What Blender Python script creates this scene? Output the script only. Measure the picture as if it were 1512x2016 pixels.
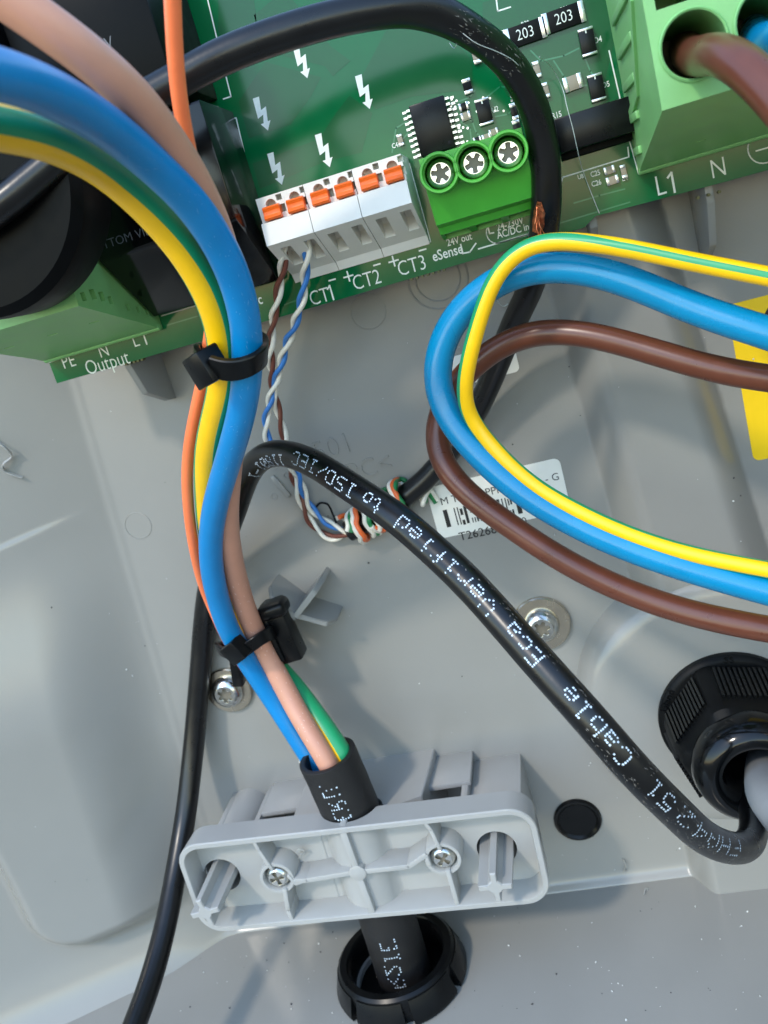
import bpy, bmesh, math, random
import numpy as np
from mathutils import Vector, Matrix
random.seed(7)
np.random.seed(7)
for o in list(bpy.data.objects):
    bpy.data.objects.remove(o)
scn = bpy.context.scene
COL = scn.collection
MM = 0.001

# ------------------------------------------------------------------ camera
# wall frame in mm: X right along the wall, Y up, Z out of the wall (towards the viewer)
FPX, CX, CY, CAMZ = 1756.0, 756.0, 1008.0, 210.0
_n = np.array([265., -580., 1756.]); _n /= np.linalg.norm(_n)
_h = np.array([7775., -1767., -1756.]); _h -= _n * (_h @ _n); _h /= np.linalg.norm(_h)
_d = np.cross(_n, _h)
ROT = np.array([_h, -_d, -_n])            # rows: wall axes seen from the camera
def P(x, y, Z):
    """point of the plane at height Z over the wall that the lens sees at (x, y)"""
    w = ROT @ np.array([x - CX, y - CY, FPX])
    t = (Z - CAMZ) / w[2]
    return np.array([w[0] * t, w[1] * t, float(Z)])
def proj(p):
    c = ROT.T @ (np.array(p, float) - np.array([0, 0, CAMZ]))
    return np.array([CX + FPX * c[0] / c[2], CY + FPX * c[1] / c[2]])
def B(p):
    return Vector((p[0] * MM, -p[2] * MM, p[1] * MM))
cam_d = bpy.data.cameras.new('camera')
cam = bpy.data.objects.new('camera', cam_d); COL.objects.link(cam)
scn.camera = cam
ax = [B(ROT[:, 0]) / MM, B(-ROT[:, 1]) / MM, B(-ROT[:, 2]) / MM]
m = Matrix.Identity(4)
for i in range(3):
    for j in range(3):
        m[j][i] = ax[i][j]
m.translation = B((0, 0, CAMZ))
cam.matrix_world = m
cam_d.sensor_fit = 'HORIZONTAL'
cam_d.sensor_width = 7.3
cam_d.lens = 7.3 * FPX / 1512.0
cam_d.clip_start = 0.005
cam_d.clip_end = 50
cam_d.dof.use_dof = True
cam_d.dof.focus_distance = 0.172
cam_d.dof.aperture_fstop = 9.0

# ------------------------------------------------------------------ light
SUN_DIR = Vector((0.44, 0.9, -0.95)).normalized()      # the way the light travels
w = bpy.data.worlds.new('World'); scn.world = w; w.use_nodes = True
nt = w.node_tree
sky = nt.nodes.new('ShaderNodeTexSky'); sky.sky_type = 'NISHITA'
sky.sun_disc = False
sky.sun_elevation = math.asin(-SUN_DIR.z)
sky.sun_rotation = math.atan2(-SUN_DIR.x, -SUN_DIR.y)
sky.air_density = 1.5; sky.dust_density = 0.25; sky.ozone_density = 2.0
nt.links.new(sky.outputs[0], nt.nodes['Background'].inputs[0])
nt.nodes['Background'].inputs[1].default_value = 0.15
sun_d = bpy.data.lights.new('sun', 'SUN'); sun_d.energy = 0.62; sun_d.angle = math.radians(5)
sun_d.color = (1.0, 0.91, 0.78)
sun = bpy.data.objects.new('sun', sun_d); COL.objects.link(sun)
sun.rotation_euler = SUN_DIR.to_track_quat('-Z', 'Y').to_euler()
sun.location = (0, -0.4, 0.3)
scn.view_settings.view_transform = 'Standard'
scn.view_settings.look = 'None'
scn.view_settings.gamma = 1
scn.view_settings.use_curve_mapping = False
scn.view_settings.exposure = 1.62
scn.render.engine = 'CYCLES'
scn.render.resolution_x = 768; scn.render.resolution_y = 1024

# ------------------------------------------------------------------ materials
def lin(r, g, b):
    f = lambda c: ((c / 255 + 0.055) / 1.055) ** 2.4 if c > 10 else c / 255 / 12.92
    return (f(r), f(g), f(b), 1)
MATS = {}
def mat(name, rgb, rough=0.45, metal=0.0, coat=0.0, vary=0.06, scale=400, bump=0.0, bscale=1500, sss=0.0, rvary=0.1, wear=None, spec=0.5):
    """plastic / metal with a little uneven tone, gloss and relief"""
    if name in MATS: return MATS[name]
    mt = bpy.data.materials.new(name); mt.use_nodes = True
    t = mt.node_tree; bs = t.nodes['Principled BSDF']
    tc = t.nodes.new('ShaderNodeTexCoord')
    nz = t.nodes.new('ShaderNodeTexNoise'); nz.inputs['Scale'].default_value = scale
    nz.inputs['Detail'].default_value = 4
    t.links.new(tc.outputs['Object'], nz.inputs['Vector'])
    base = rgb if len(rgb) == 4 else lin(*rgb)
    rp = t.nodes.new('ShaderNodeValToRGB')
    rp.color_ramp.elements[0].position = 0.3; rp.color_ramp.elements[1].position = 0.7
    rp.color_ramp.elements[0].color = tuple(c * (1 - vary) for c in base[:3]) + (1,)
    rp.color_ramp.elements[1].color = tuple(min(1, c * (1 + vary)) for c in base[:3]) + (1,)
    t.links.new(nz.outputs['Fac'], rp.inputs['Fac'])
    last = rp.outputs['Color']
    mr = t.nodes.new('ShaderNodeMapRange')
    mr.inputs['To Min'].default_value = max(0.02, rough - rvary); mr.inputs['To Max'].default_value = rough + rvary
    t.links.new(nz.outputs['Fac'], mr.inputs['Value'])
    t.links.new(mr.outputs[0], bs.inputs['Roughness'])
    if wear:      # pale scuffs: stretched noise thresholded
        wc, amt, wscale = wear
        n2 = t.nodes.new('ShaderNodeTexNoise'); n2.inputs['Scale'].default_value = wscale; n2.inputs['Detail'].default_value = 8
        n2.inputs['Roughness'].default_value = 0.7
        t.links.new(tc.outputs['Object'], n2.inputs['Vector'])
        r2 = t.nodes.new('ShaderNodeValToRGB')
        r2.color_ramp.elements[0].position = amt; r2.color_ramp.elements[1].position = amt + 0.1
        t.links.new(n2.outputs['Fac'], r2.inputs['Fac'])
        mx = t.nodes.new('ShaderNodeMix'); mx.data_type = 'RGBA'
        t.links.new(r2.outputs['Color'], mx.inputs['Factor'])
        t.links.new(last, mx.inputs['A']); mx.inputs['B'].default_value = lin(*wc)
        last = mx.outputs['Result']
    t.links.new(last, bs.inputs['Base Color'])
    bs.inputs['Metallic'].default_value = metal
    bs.inputs['Coat Weight'].default_value = coat
    bs.inputs['Coat Roughness'].default_value = 0.08
    bs.inputs['Specular IOR Level'].default_value = spec
    if sss:
        bs.inputs['Subsurface Weight'].default_value = sss
        bs.inputs['Subsurface Radius'].default_value = (1, 0.9, 0.8)
        bs.inputs['Subsurface Scale'].default_value = 0.0012
    if bump:
        n3 = t.nodes.new('ShaderNodeTexNoise'); n3.inputs['Scale'].default_value = bscale; n3.inputs['Detail'].default_value = 3
        t.links.new(tc.outputs['Object'], n3.inputs['Vector'])
        bp = t.nodes.new('ShaderNodeBump'); bp.inputs['Strength'].default_value = bump; bp.inputs['Distance'].default_value = 0.0002
        t.links.new(n3.outputs['Fac'], bp.inputs['Height'])
        t.links.new(bp.outputs['Normal'], bs.inputs['Normal'])
    MATS[name] = mt
    return mt
GREY = mat('grey_housing_plastic', (142, 141, 136), 0.21, vary=0.025, rvary=0.035, scale=35, bump=0.1, bscale=2500)
GREYC = mat('pale_clamp_plastic', (160, 160, 157), 0.3, rvary=0.03, vary=0.02, scale=120, bump=0.05, sss=0.15)
PCBM = mat('green_solder_mask', (0, 90, 48), 0.12, rvary=0.03, spec=0.33, vary=0.06, scale=150)
PCBD = mat('olive_solder_mask_over_copper', (22, 82, 46), 0.12, rvary=0.03, spec=0.33, vary=0.05, scale=150)
PCBE = mat('board_edge', (96, 92, 58), 0.7, vary=0.2, scale=800)
SILK = mat('white_silkscreen', (222, 226, 216), 0.6, vary=0.08, scale=900)
BLK = mat('black_plastic', (11, 12, 13), 0.3, vary=0.15, scale=300, spec=0.24)
BLKG = mat('black_glossy_plastic', (9, 10, 11), 0.14, vary=0.15, scale=200, spec=0.35)
BLKM = mat('black_matte_plastic', (10, 11, 12), 0.5, vary=0.12, scale=300, bump=0.1, spec=0.14)
SHEATH = mat('black_cable_sheath', (11, 11, 12), 0.3, vary=0.2, scale=250, bump=0.08, bscale=900, wear=((105, 103, 98), 0.70, 700))
SHEATHM = mat('black_rubber_sheath', (24, 23, 23), 0.55, vary=0.15, scale=400, bump=0.25, bscale=1600, wear=((90, 88, 84), 0.72, 600))
BLUE = mat('blue_insulation', (0, 124, 188), 0.33, vary=0.05, scale=180, bump=0.08, bscale=900, wear=((70, 150, 205), 0.74, 900))
BLUE2 = mat('cyan_blue_insulation', (0, 130, 178), 0.27, vary=0.04, scale=180, bump=0.05, bscale=900)
PINK = mat('salmon_brown_insulation', (198, 142, 118), 0.42, vary=0.05, scale=180, bump=0.1, bscale=900, wear=((222, 180, 165), 0.73, 500))
BROWN = mat('brown_insulation', (98, 54, 38), 0.3, vary=0.08, scale=180, bump=0.05, bscale=700)
YEL = mat('yellow_insulation', (252, 196, 8), 0.36, vary=0.04, scale=180, bump=0.05)
GRN = mat('green_insulation', (30, 150, 96), 0.36, vary=0.05, scale=180, bump=0.05)
ORG = mat('orange_insulation', (248, 126, 76), 0.38, vary=0.05, scale=200, bump=0.05)
WHT = mat('white_insulation', (228, 222, 208), 0.4, vary=0.06, scale=500)
TBR = mat('thin_brown_insulation', (108, 58, 44), 0.35)
TBL = mat('thin_blue_insulation', (52, 118, 190), 0.35)
TOR = mat('thin_orange_insulation', (226, 104, 48), 0.35)
TGR = mat('thin_green_insulation', (26, 120, 66), 0.35)
CTW = mat('white_connector_plastic', (226, 222, 213), 0.42, vary=0.02, scale=300, bump=0.05)
CTB = mat('cream_connector_plastic', (205, 198, 182), 0.5, vary=0.03, scale=300, bump=0.05)  # the white plastic with warm shade put into its colour, unused
LEVER = mat('orange_lever_plastic', (240, 104, 22), 0.35, vary=0.05, scale=500)
TERM = mat('leaf_green_terminal_plastic', (72, 168, 52), 0.36, vary=0.05, scale=300, bump=0.05, sss=0.1)
TERM2 = mat('pale_green_terminal_plastic', (124, 182, 112), 0.42, vary=0.06, scale=200, bump=0.06, sss=0.1)
STEEL = mat('zinc_plated_steel', (205, 205, 200), 0.22, metal=1, vary=0.08, scale=500)
STAIN = mat('stainless_washer', (200, 190, 172), 0.26, metal=1, vary=0.08, scale=120)
DARKM = mat('dark_recess_metal', (112, 106, 94), 0.45, metal=0.2)  # floors of recesses and holes, their shade put into the metal's colour
RELAY = mat('black_relay_plastic', (9, 10, 11), 0.38, vary=0.12, spec=0.08)
TIN = mat('tinned_solder', (205, 205, 205), 0.25, metal=1, vary=0.1, scale=1500)
CERAM = mat('beige_ceramic', (150, 140, 122), 0.5)
COPPER = mat('bare_copper_braid', (205, 120, 82), 0.3, metal=1, vary=0.4, scale=1500, bump=0.5, bscale=2500)
PAPER = mat('white_label_paper', (226, 226, 218), 0.5, vary=0.02)
INK = mat('black_ink', (24, 24, 24), 0.6)
YLAB = mat('yellow_label_film', (246, 204, 6), 0.35, vary=0.02)
DOTS = mat('pale_blue_white_print', (196, 212, 226), 0.55, vary=0.1, scale=3000)
GRYCAB = mat('grey_cable_sheath', (150, 153, 156), 0.42, vary=0.05, scale=300, bump=0.15, bscale=700)
SHADE = mat('dark_cavity', (14, 13, 12), 0.7)  # darkness of a deep hole put into the colour

# ------------------------------------------------------------------ object helpers
ORIGIN = {}
def empty(name, base, label, cat, group=None):
    o = bpy.data.objects.new(name, None); COL.objects.link(o)
    o.empty_display_size = 0.005
    o.location = B(base); ORIGIN[o] = B(base)
    tag(o, label, cat, group)
    return o
def tag(o, label=None, cat=None, group=None, kind=None):
    if label: o['label'] = label
    if cat: o['category'] = cat
    if group: o['group'] = group
    if kind: o['kind'] = kind
    return o
def obj(name, me, mats, parent=None, smooth=35):
    """link a mesh whose vertices are in metres (world); the origin goes to its middle"""
    n = len(me.vertices)
    co = np.empty(n * 3); me.vertices.foreach_get('co', co); co = co.reshape(-1, 3)
    c = (co.min(0) + co.max(0)) / 2
    me.vertices.foreach_set('co', (co - c).ravel())
    if not isinstance(mats, (list, tuple)): mats = [mats]
    if len(me.materials) == 0:
        for q in mats: me.materials.append(q)
    if smooth:
        me.polygons.foreach_set('use_smooth', [True] * len(me.polygons))
        me.set_sharp_from_angle(angle=math.radians(smooth))
    me.update()
    o = bpy.data.objects.new(name, me); COL.objects.link(o)
    loc = Vector(c)
    ORIGIN[o] = loc.copy()
    if parent is not None:
        o.parent = parent
        loc = loc - ORIGIN[parent]
    o.location = loc
    return o
def mesh(verts, faces, mi=None):
    """verts in wall mm"""
    me = bpy.data.meshes.new('m')
    v = np.asarray(verts, float)
    v = np.stack([v[:, 0], -v[:, 2], v[:, 1]], 1) * MM
    me.from_pydata(v.tolist(), [], faces)
    if mi is not None: me.polygons.foreach_set('material_index', mi)
    return me
def from_bm(bm):
    """bmesh in wall mm -> mesh in metres"""
    for v in bm.verts: v.co = B(v.co)
    bmesh.ops.recalc_face_normals(bm, faces=bm.faces)
    me = bpy.data.meshes.new('m'); bm.to_mesh(me); bm.free()
    return me
def rotz(p, c, deg):
    a = math.radians(deg); x, y = p[0] - c[0], p[1] - c[1]
    return (c[0] + x * math.cos(a) - y * math.sin(a), c[1] + x * math.sin(a) + y * math.cos(a))
def bm_box(bm, c, s, bev=0.0, rot=0.0, seg=2):
    r = bmesh.ops.create_cube(bm, size=1.0, matrix=Matrix.Translation(Vector(c)) @ Matrix.Rotation(math.radians(rot), 4, 'Z') @ Matrix.Diagonal((s[0], s[1], s[2], 1)))
    if bev:
        es = list({e for v in r['verts'] for e in v.link_edges})
        bmesh.ops.bevel(bm, geom=es, offset=bev, segments=seg, affect='EDGES', profile=0.5)
def box(name, c, s, m, parent=None, bev=0.0, rot=0.0):
    bm = bmesh.new(); bm_box(bm, c, s, bev, rot)
    return obj(name, from_bm(bm), m, parent)
def prism_x(name, prof, x0, x1, m, parent=None, bev=0.0):
    """profile [(Y, Z)] extruded along X"""
    bm = bmesh.new()
    a = [bm.verts.new((x0, y, z)) for y, z in prof]; b = [bm.verts.new((x1, y, z)) for y, z in prof]
    n = len(prof)
    bm.faces.new(a); bm.faces.new(b[::-1])
    for i in range(n): bm.faces.new((a[i], b[i], b[(i + 1) % n], a[(i + 1) % n]))
    if bev: bmesh.ops.bevel(bm, geom=list(bm.edges), offset=bev, segments=2, affect='EDGES', profile=0.5)
    return obj(name, from_bm(bm), m, parent)
def prism_y(name, prof, y0, y1, m, parent=None, bev=0.0):
    """profile [(X, Z)] extruded along Y"""
    bm = bmesh.new()
    a = [bm.verts.new((x, y0, z)) for x, z in prof]; b = [bm.verts.new((x, y1, z)) for x, z in prof]
    n = len(prof)
    bm.faces.new(a); bm.faces.new(b[::-1])
    for i in range(n): bm.faces.new((a[i], b[i], b[(i + 1) % n], a[(i + 1) % n]))
    if bev: bmesh.ops.bevel(bm, geom=list(bm.edges), offset=bev, segments=1, affect='EDGES')
    return obj(name, from_bm(bm), m, parent)
def curve_mesh(cu):
    t = bpy.data.objects.new('t', cu); COL.objects.link(t)
    dg = bpy.context.evaluated_depsgraph_get()
    me = bpy.data.meshes.new_from_object(t.evaluated_get(dg))
    bpy.data.objects.remove(t); bpy.data.curves.remove(cu)
    return me
def xform(me, fn):
    n = len(me.vertices); co = np.empty(n * 3); me.vertices.foreach_get('co', co); co = co.reshape(-1, 3)
    out = np.array([fn(p) for p in co])
    out = np.stack([out[:, 0], -out[:, 2], out[:, 1]], 1) * MM
    me.vertices.foreach_set('co', out.ravel()); me.materials.clear(); me.update()
    return me
def plate_mesh(outs, z0, z1, bev=0.0):
    """flat shape(s) in wall XY (holes by overlap), thickness z0..z1"""
    cu = bpy.data.curves.new('c', 'CURVE'); cu.dimensions = '2D'; cu.fill_mode = 'BOTH'
    for o in outs:
        s = cu.splines.new('POLY'); s.points.add(len(o) - 1); s.use_cyclic_u = True
        for k, p in enumerate(o): s.points[k].co = (p[0], p[1], 0, 1)
    h = (z1 - z0) / 2
    cu.bevel_depth = bev; cu.bevel_resolution = 1; cu.extrude = max(0.0001, h - bev); cu.offset = -bev
    me = curve_mesh(cu); zc = (z0 + z1) / 2
    return xform(me, lambda p: (p[0], p[1], p[2] + zc))
def plate(name, outs, z0, z1, m, parent=None, bev=0.0):
    return obj(name, plate_mesh(outs, z0, z1, bev), m, parent, 30)
def circ(x, y, r, n=32, ph=0.0):
    return [(x + r * math.cos(ph + 2 * math.pi * i / n), y + r * math.sin(ph + 2 * math.pi * i / n)) for i in range(n)]
def rrect(x0, y0, x1, y1, r, n=5):
    out = []
    for cx, cy, a in ((x1 - r, y1 - r, 0), (x0 + r, y1 - r, 90), (x0 + r, y0 + r, 180), (x1 - r, y0 + r, 270)):
        for k in range(n + 1):
            t = math.radians(a + 90 * k / n); out.append((cx + r * math.cos(t), cy + r * math.sin(t)))
    return out
def text_mesh(s, x, y, z, size, rot=0.0, align='CENTER', thin=0.0, h=0.02, sx=1.0):
    cu = bpy.data.curves.new('t', 'FONT'); cu.body = s; cu.size = size; cu.align_x = align; cu.align_y = 'CENTER'
    cu.offset = -thin * size; cu.extrude = h; cu.resolution_u = 3
    me = curve_mesh(cu)
    a = math.radians(rot); ca, sa = math.cos(a), math.sin(a)
    return xform(me, lambda p: (x + sx * p[0] * ca - p[1] * sa, y + sx * p[0] * sa + p[1] * ca, z + p[2]))
def text(name, s, x, y, z, size, m, parent, **k):
    return obj(name, text_mesh(s, x, y, z, size, **k), m, parent, 0)
def lathe_mesh(prof, c, n=40, axis='Z', close=False, rfun=None, mi=None):
    """prof [(r, h)] turned about an axis through c"""
    vs, fs, mis = [], [], []
    for k, (r, h) in enumerate(prof):
        for i in range(n):
            a = 2 * math.pi * i / n
            rr = r * (rfun(a, k) if rfun else 1)
            if axis == 'Z': vs.append((c[0] + rr * math.cos(a), c[1] + rr * math.sin(a), c[2] + h))
            else: vs.append((c[0] + rr * math.cos(a), c[1] + h, c[2] - rr * math.sin(a)))
    K = len(prof)
    for k in range(K if close else K - 1):
        for i in range(n):
            j = (i + 1) % n; k2 = (k + 1) % K
            fs.append((k * n + i, k * n + j, k2 * n + j, k2 * n + i)); mis.append(mi[k] if mi else 0)
    if not close:
        if prof[0][0] > 1e-6: fs.append(tuple(range(n))[::-1]); mis.append(mi[0] if mi else 0)
        if prof[-1][0] > 1e-6: fs.append(tuple((K - 1) * n + i for i in range(n))); mis.append(mi[-1] if mi else 0)
    return mesh(vs, fs, mis)
def lathe(name, prof, c, m, parent=None, n=40, axis='Z', close=False, rfun=None, smooth=35):
    return obj(name, lathe_mesh(prof, c, n, axis, close, rfun), m, parent, smooth)

# ---- sweeps
def catmull(pts, step):
    pts = np.asarray(pts, float)
    p = np.vstack([2 * pts[0] - pts[1], pts, 2 * pts[-1] - pts[-2]])
    out = []
    for i in range(1, len(p) - 2):
        p0, p1, p2, p3 = p[i - 1], p[i], p[i + 1], p[i + 2]
        t0 = 0; t1 = t0 + max(1e-4, np.linalg.norm(p1 - p0)) ** 0.5; t2 = t1 + max(1e-4, np.linalg.norm(p2 - p1)) ** 0.5; t3 = t2 + max(1e-4, np.linalg.norm(p3 - p2)) ** 0.5
        for t in np.linspace(t1, t2, 12, endpoint=False):
            a1 = (t1 - t) / (t1 - t0) * p0 + (t - t0) / (t1 - t0) * p1
            a2 = (t2 - t) / (t2 - t1) * p1 + (t - t1) / (t2 - t1) * p2
            a3 = (t3 - t) / (t3 - t2) * p2 + (t - t2) / (t3 - t2) * p3
            b1 = (t2 - t) / (t2 - t0) * a1 + (t - t0) / (t2 - t0) * a2
            b2 = (t3 - t) / (t3 - t1) * a2 + (t - t1) / (t3 - t1) * a3
            out.append((t2 - t) / (t2 - t1) * b1 + (t - t1) / (t2 - t1) * b2)
    out.append(pts[-1]); out = np.array(out)
    return resample(out, step)
def resample(out, step):
    d = np.r_[0, np.cumsum(np.linalg.norm(np.diff(out, axis=0), axis=1))]
    n = max(3, int(d[-1] / step) + 1)
    q = np.linspace(0, d[-1], n)
    return np.stack([np.interp(q, d, out[:, k]) for k in range(3)], 1)
def smooth_line(s, it):
    s = s.copy()
    for _ in range(it): s[1:-1] = s[1:-1] * 0.5 + (s[:-2] + s[2:]) * 0.25
    return s
def path(px, step=1.0, it=40):
    return smooth_line(catmull([P(*q) for q in px], step), it)
def tangents(s):
    t = np.gradient(s, axis=0); return t / np.linalg.norm(t, axis=1)[:, None]
def vframes(s):
    """side vectors of a sweep: u leans out of the housing, towards where the box is open"""
    t = tangents(s)
    v = np.array([0, 0, CAMZ]) - s
    u = v - t * np.sum(v * t, 1)[:, None]
    u /= np.linalg.norm(u, axis=1)[:, None]
    return t, u, np.cross(t, u)
def tframes(s, ref=(0.3, 0.2, 1.0)):
    t = tangents(s); u = np.zeros_like(s)
    r = np.array(ref); r = r - t[0] * (r @ t[0]); u[0] = r / np.linalg.norm(r)
    for i in range(1, len(s)):
        r = u[i - 1] - t[i] * (u[i - 1] @ t[i]); u[i] = r / np.linalg.norm(r)
    return t, u, np.cross(t, u)
def tube_mesh(s, r, n=28, fr=None, mi_fun=None, ang0=None, caps=True, rmod=None):
    t, u, v = fr if fr is not None else tframes(s)
    K = len(s); vs = np.empty((K, n, 3))
    for i in range(n):
        a = 2 * math.pi * i / n
        aa = a + (ang0 if ang0 is not None else 0) * np.ones(K)
        rr = np.full(K, r) if np.isscalar(r) else np.asarray(r)
        if rmod is not None: rr = rr * rmod(aa, np.arange(K))
        vs[:, i] = s + (u * np.cos(aa)[:, None] + v * np.sin(aa)[:, None]) * rr[:, None]
    fs, mi = [], []
    for k in range(K - 1):
        for i in range(n):
            j = (i + 1) % n
            fs.append((k * n + i, k * n + j, (k + 1) * n + j, (k + 1) * n + i))
            mi.append(mi_fun(i, n, k) if mi_fun else 0)
    if caps:
        fs.append(tuple(range(n))[::-1]); fs.append(tuple((K - 1) * n + i for i in range(n))); mi += [0, 0]
    return mesh(vs.reshape(-1, 3), fs, mi)
def tube(name, s, r, m, parent=None, **k):
    return obj(name, tube_mesh(s, r, **k), m, parent, 60)
def ribbon_mesh(s, wdir, wid, th, bev=0.2):
    """closed or open strap: rectangular section, width along wdir"""
    t = tangents(s); w_ = np.asarray(wdir, float); w_ = np.tile(w_, (len(s), 1)) if w_.ndim == 1 else w_
    w_ = w_ - t * np.sum(w_ * t, 1)[:, None]; w_ /= np.linalg.norm(w_, axis=1)[:, None]
    nrm = np.cross(t, w_)
    a, b = wid / 2, th / 2
    sec = [(-a, -b + bev), (-a + bev, -b), (a - bev, -b), (a, -b + bev), (a, b - bev), (a - bev, b), (-a + bev, b), (-a, b - bev)]
    vs = []
    for i in range(len(s)):
        for p, q in sec: vs.append(s[i] + w_[i] * p + nrm[i] * q)
    fs = []
    for k in range(len(s) - 1):
        for i in range(8):
            j = (i + 1) % 8; fs.append((k * 8 + i, k * 8 + j, (k + 1) * 8 + j, (k + 1) * 8 + i))
    fs.append(tuple(range(8))[::-1]); fs.append(tuple((len(s) - 1) * 8 + i for i in range(8)))
    return mesh(vs, fs)
def near(s, x, y):
    q = np.array([proj(p) for p in s]); return int(np.argmin(((q - (x, y)) ** 2).sum(1)))

def boolcut(me, cutters):
    """mesh (metres) minus cutter meshes (metres)"""
    a = bpy.data.objects.new('a', me); COL.objects.link(a)
    cs = []
    for c in cutters:
        o = bpy.data.objects.new('c', c); COL.objects.link(o); cs.append(o)
        md = a.modifiers.new('b', 'BOOLEAN'); md.operation = 'DIFFERENCE'; md.object = o; md.solver = 'EXACT'
    dg = bpy.context.evaluated_depsgraph_get(); dg.update()
    out = bpy.data.meshes.new_from_object(a.evaluated_get(dg))
    for o in cs + [a]: bpy.data.objects.remove(o)
    return out
def prism_mesh(prof, x0, x1):
    n = len(prof)
    vs = [(x0, y, z) for y, z in prof] + [(x1, y, z) for y, z in prof]
    bm = bmesh.new(); v = [bm.verts.new(p) for p in vs]
    bm.faces.new(v[:n]); bm.faces.new(v[n:][::-1])
    for i in range(n): bm.faces.new((v[i], v[n + i], v[n + (i + 1) % n], v[(i + 1) % n]))
    return from_bm(bm)
def box_mesh(c, s, bev=0, rot=0):
    bm = bmesh.new(); bm_box(bm, c, s, bev, rot); return from_bm(bm)
def cyl_mesh(c, r, h0, h1, n=40):
    return lathe_mesh([(r, h0), (r, h1)], c, n)
def join(meshes):
    bm = bmesh.new()
    for q in meshes: bm.from_mesh(q)
    me = bpy.data.meshes.new('m'); bm.to_mesh(me); bm.free(); return me

# ================================================================== ground sheet far below the box, unseen, added for bounce light
gme = mesh([(-400000, -1150, -300), (400000, -1150, -300), (400000, -1150, 400000), (-400000, -1150, 400000)], [(0, 3, 2, 1)])
tag(obj('ground', gme, mat('sandy_paving', (104, 96, 84), 0.8, vary=0.15, scale=3, bump=0.2, bscale=40), None, 0), 'sandy paving in front of the housing', 'ground', kind='structure')

# ================================================================== housing
house = empty('enclosure', (-40, -177, 0), 'open grey moulded plastic housing that holds all the wiring', 'enclosure')
def sstep(x, a, b):
    t = np.clip((x - a) / (b - a), 0, 1); return t * t * (3 - 2 * t)
def sdrect(X, Y, x0, y0, x1, y1, r):
    cx, cy, hx, hy = (x0 + x1) / 2, (y0 + y1) / 2, (x1 - x0) / 2 - r, (y1 - y0) / 2 - r
    qx, qy = np.abs(X - cx) - hx, np.abs(Y - cy) - hy
    return np.hypot(np.maximum(qx, 0), np.maximum(qy, 0)) + np.minimum(np.maximum(qx, qy), 0) - r
def wall_z(X, Y):
    fold = -115.3 + (Y + 9.2) * (9.0 / 106.0)
    a = fold - X
    z = 0.46 * (np.sqrt(np.maximum(a, 0) ** 2 + 0.1) - 0.316) * (a > 0) + 0.35 * np.exp(-(a / 0.9) ** 2)
    # moulded bulge of the left side
    pod = sdrect(X, Y, -174, -160, -118, 40, 15)
    z += 8.5 * sstep(-pod, -3.5, 5.5) * sstep(a, 3, 24) * (0.06 * sstep(-(Y + 43 - 0.12 * (X + 150)), -0.8, 0.8) + 0.94 * sstep(-Y, 45, 95))
    z += 10.0 * np.exp(-(Y + 180) / 8.0) * sstep(-X, 122, 150)
    z += 0.8 * np.maximum(0, -200 - X)
    # flat raised pad on the right, cable entry boss below it
    x0 = 5.0 - (Y + 16) * 0.05; x1 = 31.0 - (Y + 33) * 0.117
    pad = np.maximum(np.maximum(x0 - X, X - x1), -100 - Y)
    tpad = np.clip((-pad + 2.0) / 8.5, 0, 1); zp = 8.5 * np.sin(tpad * math.pi / 2)
    boss = np.hypot(X - 23, Y + 124) - 35.0
    low = sdrect(X, Y, 7, -200, 80, -130, 9)
    boss = low
    tb = np.clip((-boss + 1.0) / 6.0, 0, 1); zb = 9.5 * np.sin(tb * math.pi / 2)
    return z + np.maximum(zp, zb)
g = 0.55
xs = np.arange(-232, 92, g); ys = np.arange(-182, 62, g)
X, Y = np.meshgrid(xs, ys)
Z = wall_z(X, Y)
Z = Z + 2.2 * np.exp(-np.maximum(Y + 177.2, 0) / 0.9) * np.exp(-Z / 2.5)      # fillet into the floor
vs = np.stack([X, Y, Z], -1).reshape(-1, 3)
nx, ny = len(xs), len(ys)
idx = np.arange(nx * ny).reshape(ny, nx)
fs = np.stack([idx[:-1, :-1], idx[:-1, 1:], idx[1:, 1:], idx[1:, :-1]], -1).reshape(-1, 4)
obj('back_wall', mesh(vs, fs.tolist()), GREY, house, 60)
lathe('gland_boss', [(36.0, -0.5), (35.6, 2.5), (34.9, 6.0), (33.6, 8.4), (31.6, 9.7), (29.0, 10.2), (0.1, 10.25)], (23, -124, 0), GREY, house, n=128, smooth=60)
# floor of the box, slightly dished, with the hole for the grommet
flo = plate_mesh([[(-232, 0), (92, 0), (92, 130), (-232, 130)], circ(-72.5, 24, 12.6, 40)], -0.75, 0.75)
n = len(flo.vertices); co = np.empty(n * 3); flo.vertices.foreach_get('co', co); co = co.reshape(-1, 3) / MM
# plate is built in XY: lay it down (Y -> Z)
Xf, Yf, Zf = co[:, 0], co[:, 2], -co[:, 1]
flo.vertices.foreach_set('co', (np.stack([Xf, -Yf, -177.4 - (0.75 - Zf) - 0.045 * Yf], 1) * MM).ravel())
bmf = bmesh.new(); bmf.from_mesh(flo); bmesh.ops.recalc_face_normals(bmf, faces=bmf.faces); bmf.to_mesh(flo); bmf.free()
obj('floor_panel', flo, GREY, house, 30)
# outer rim walls of the box, beyond the picture on the left and right
box('side_wall', (92.5, -58, 60), (2, 240, 122), GREY, house, 0.5)
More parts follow.
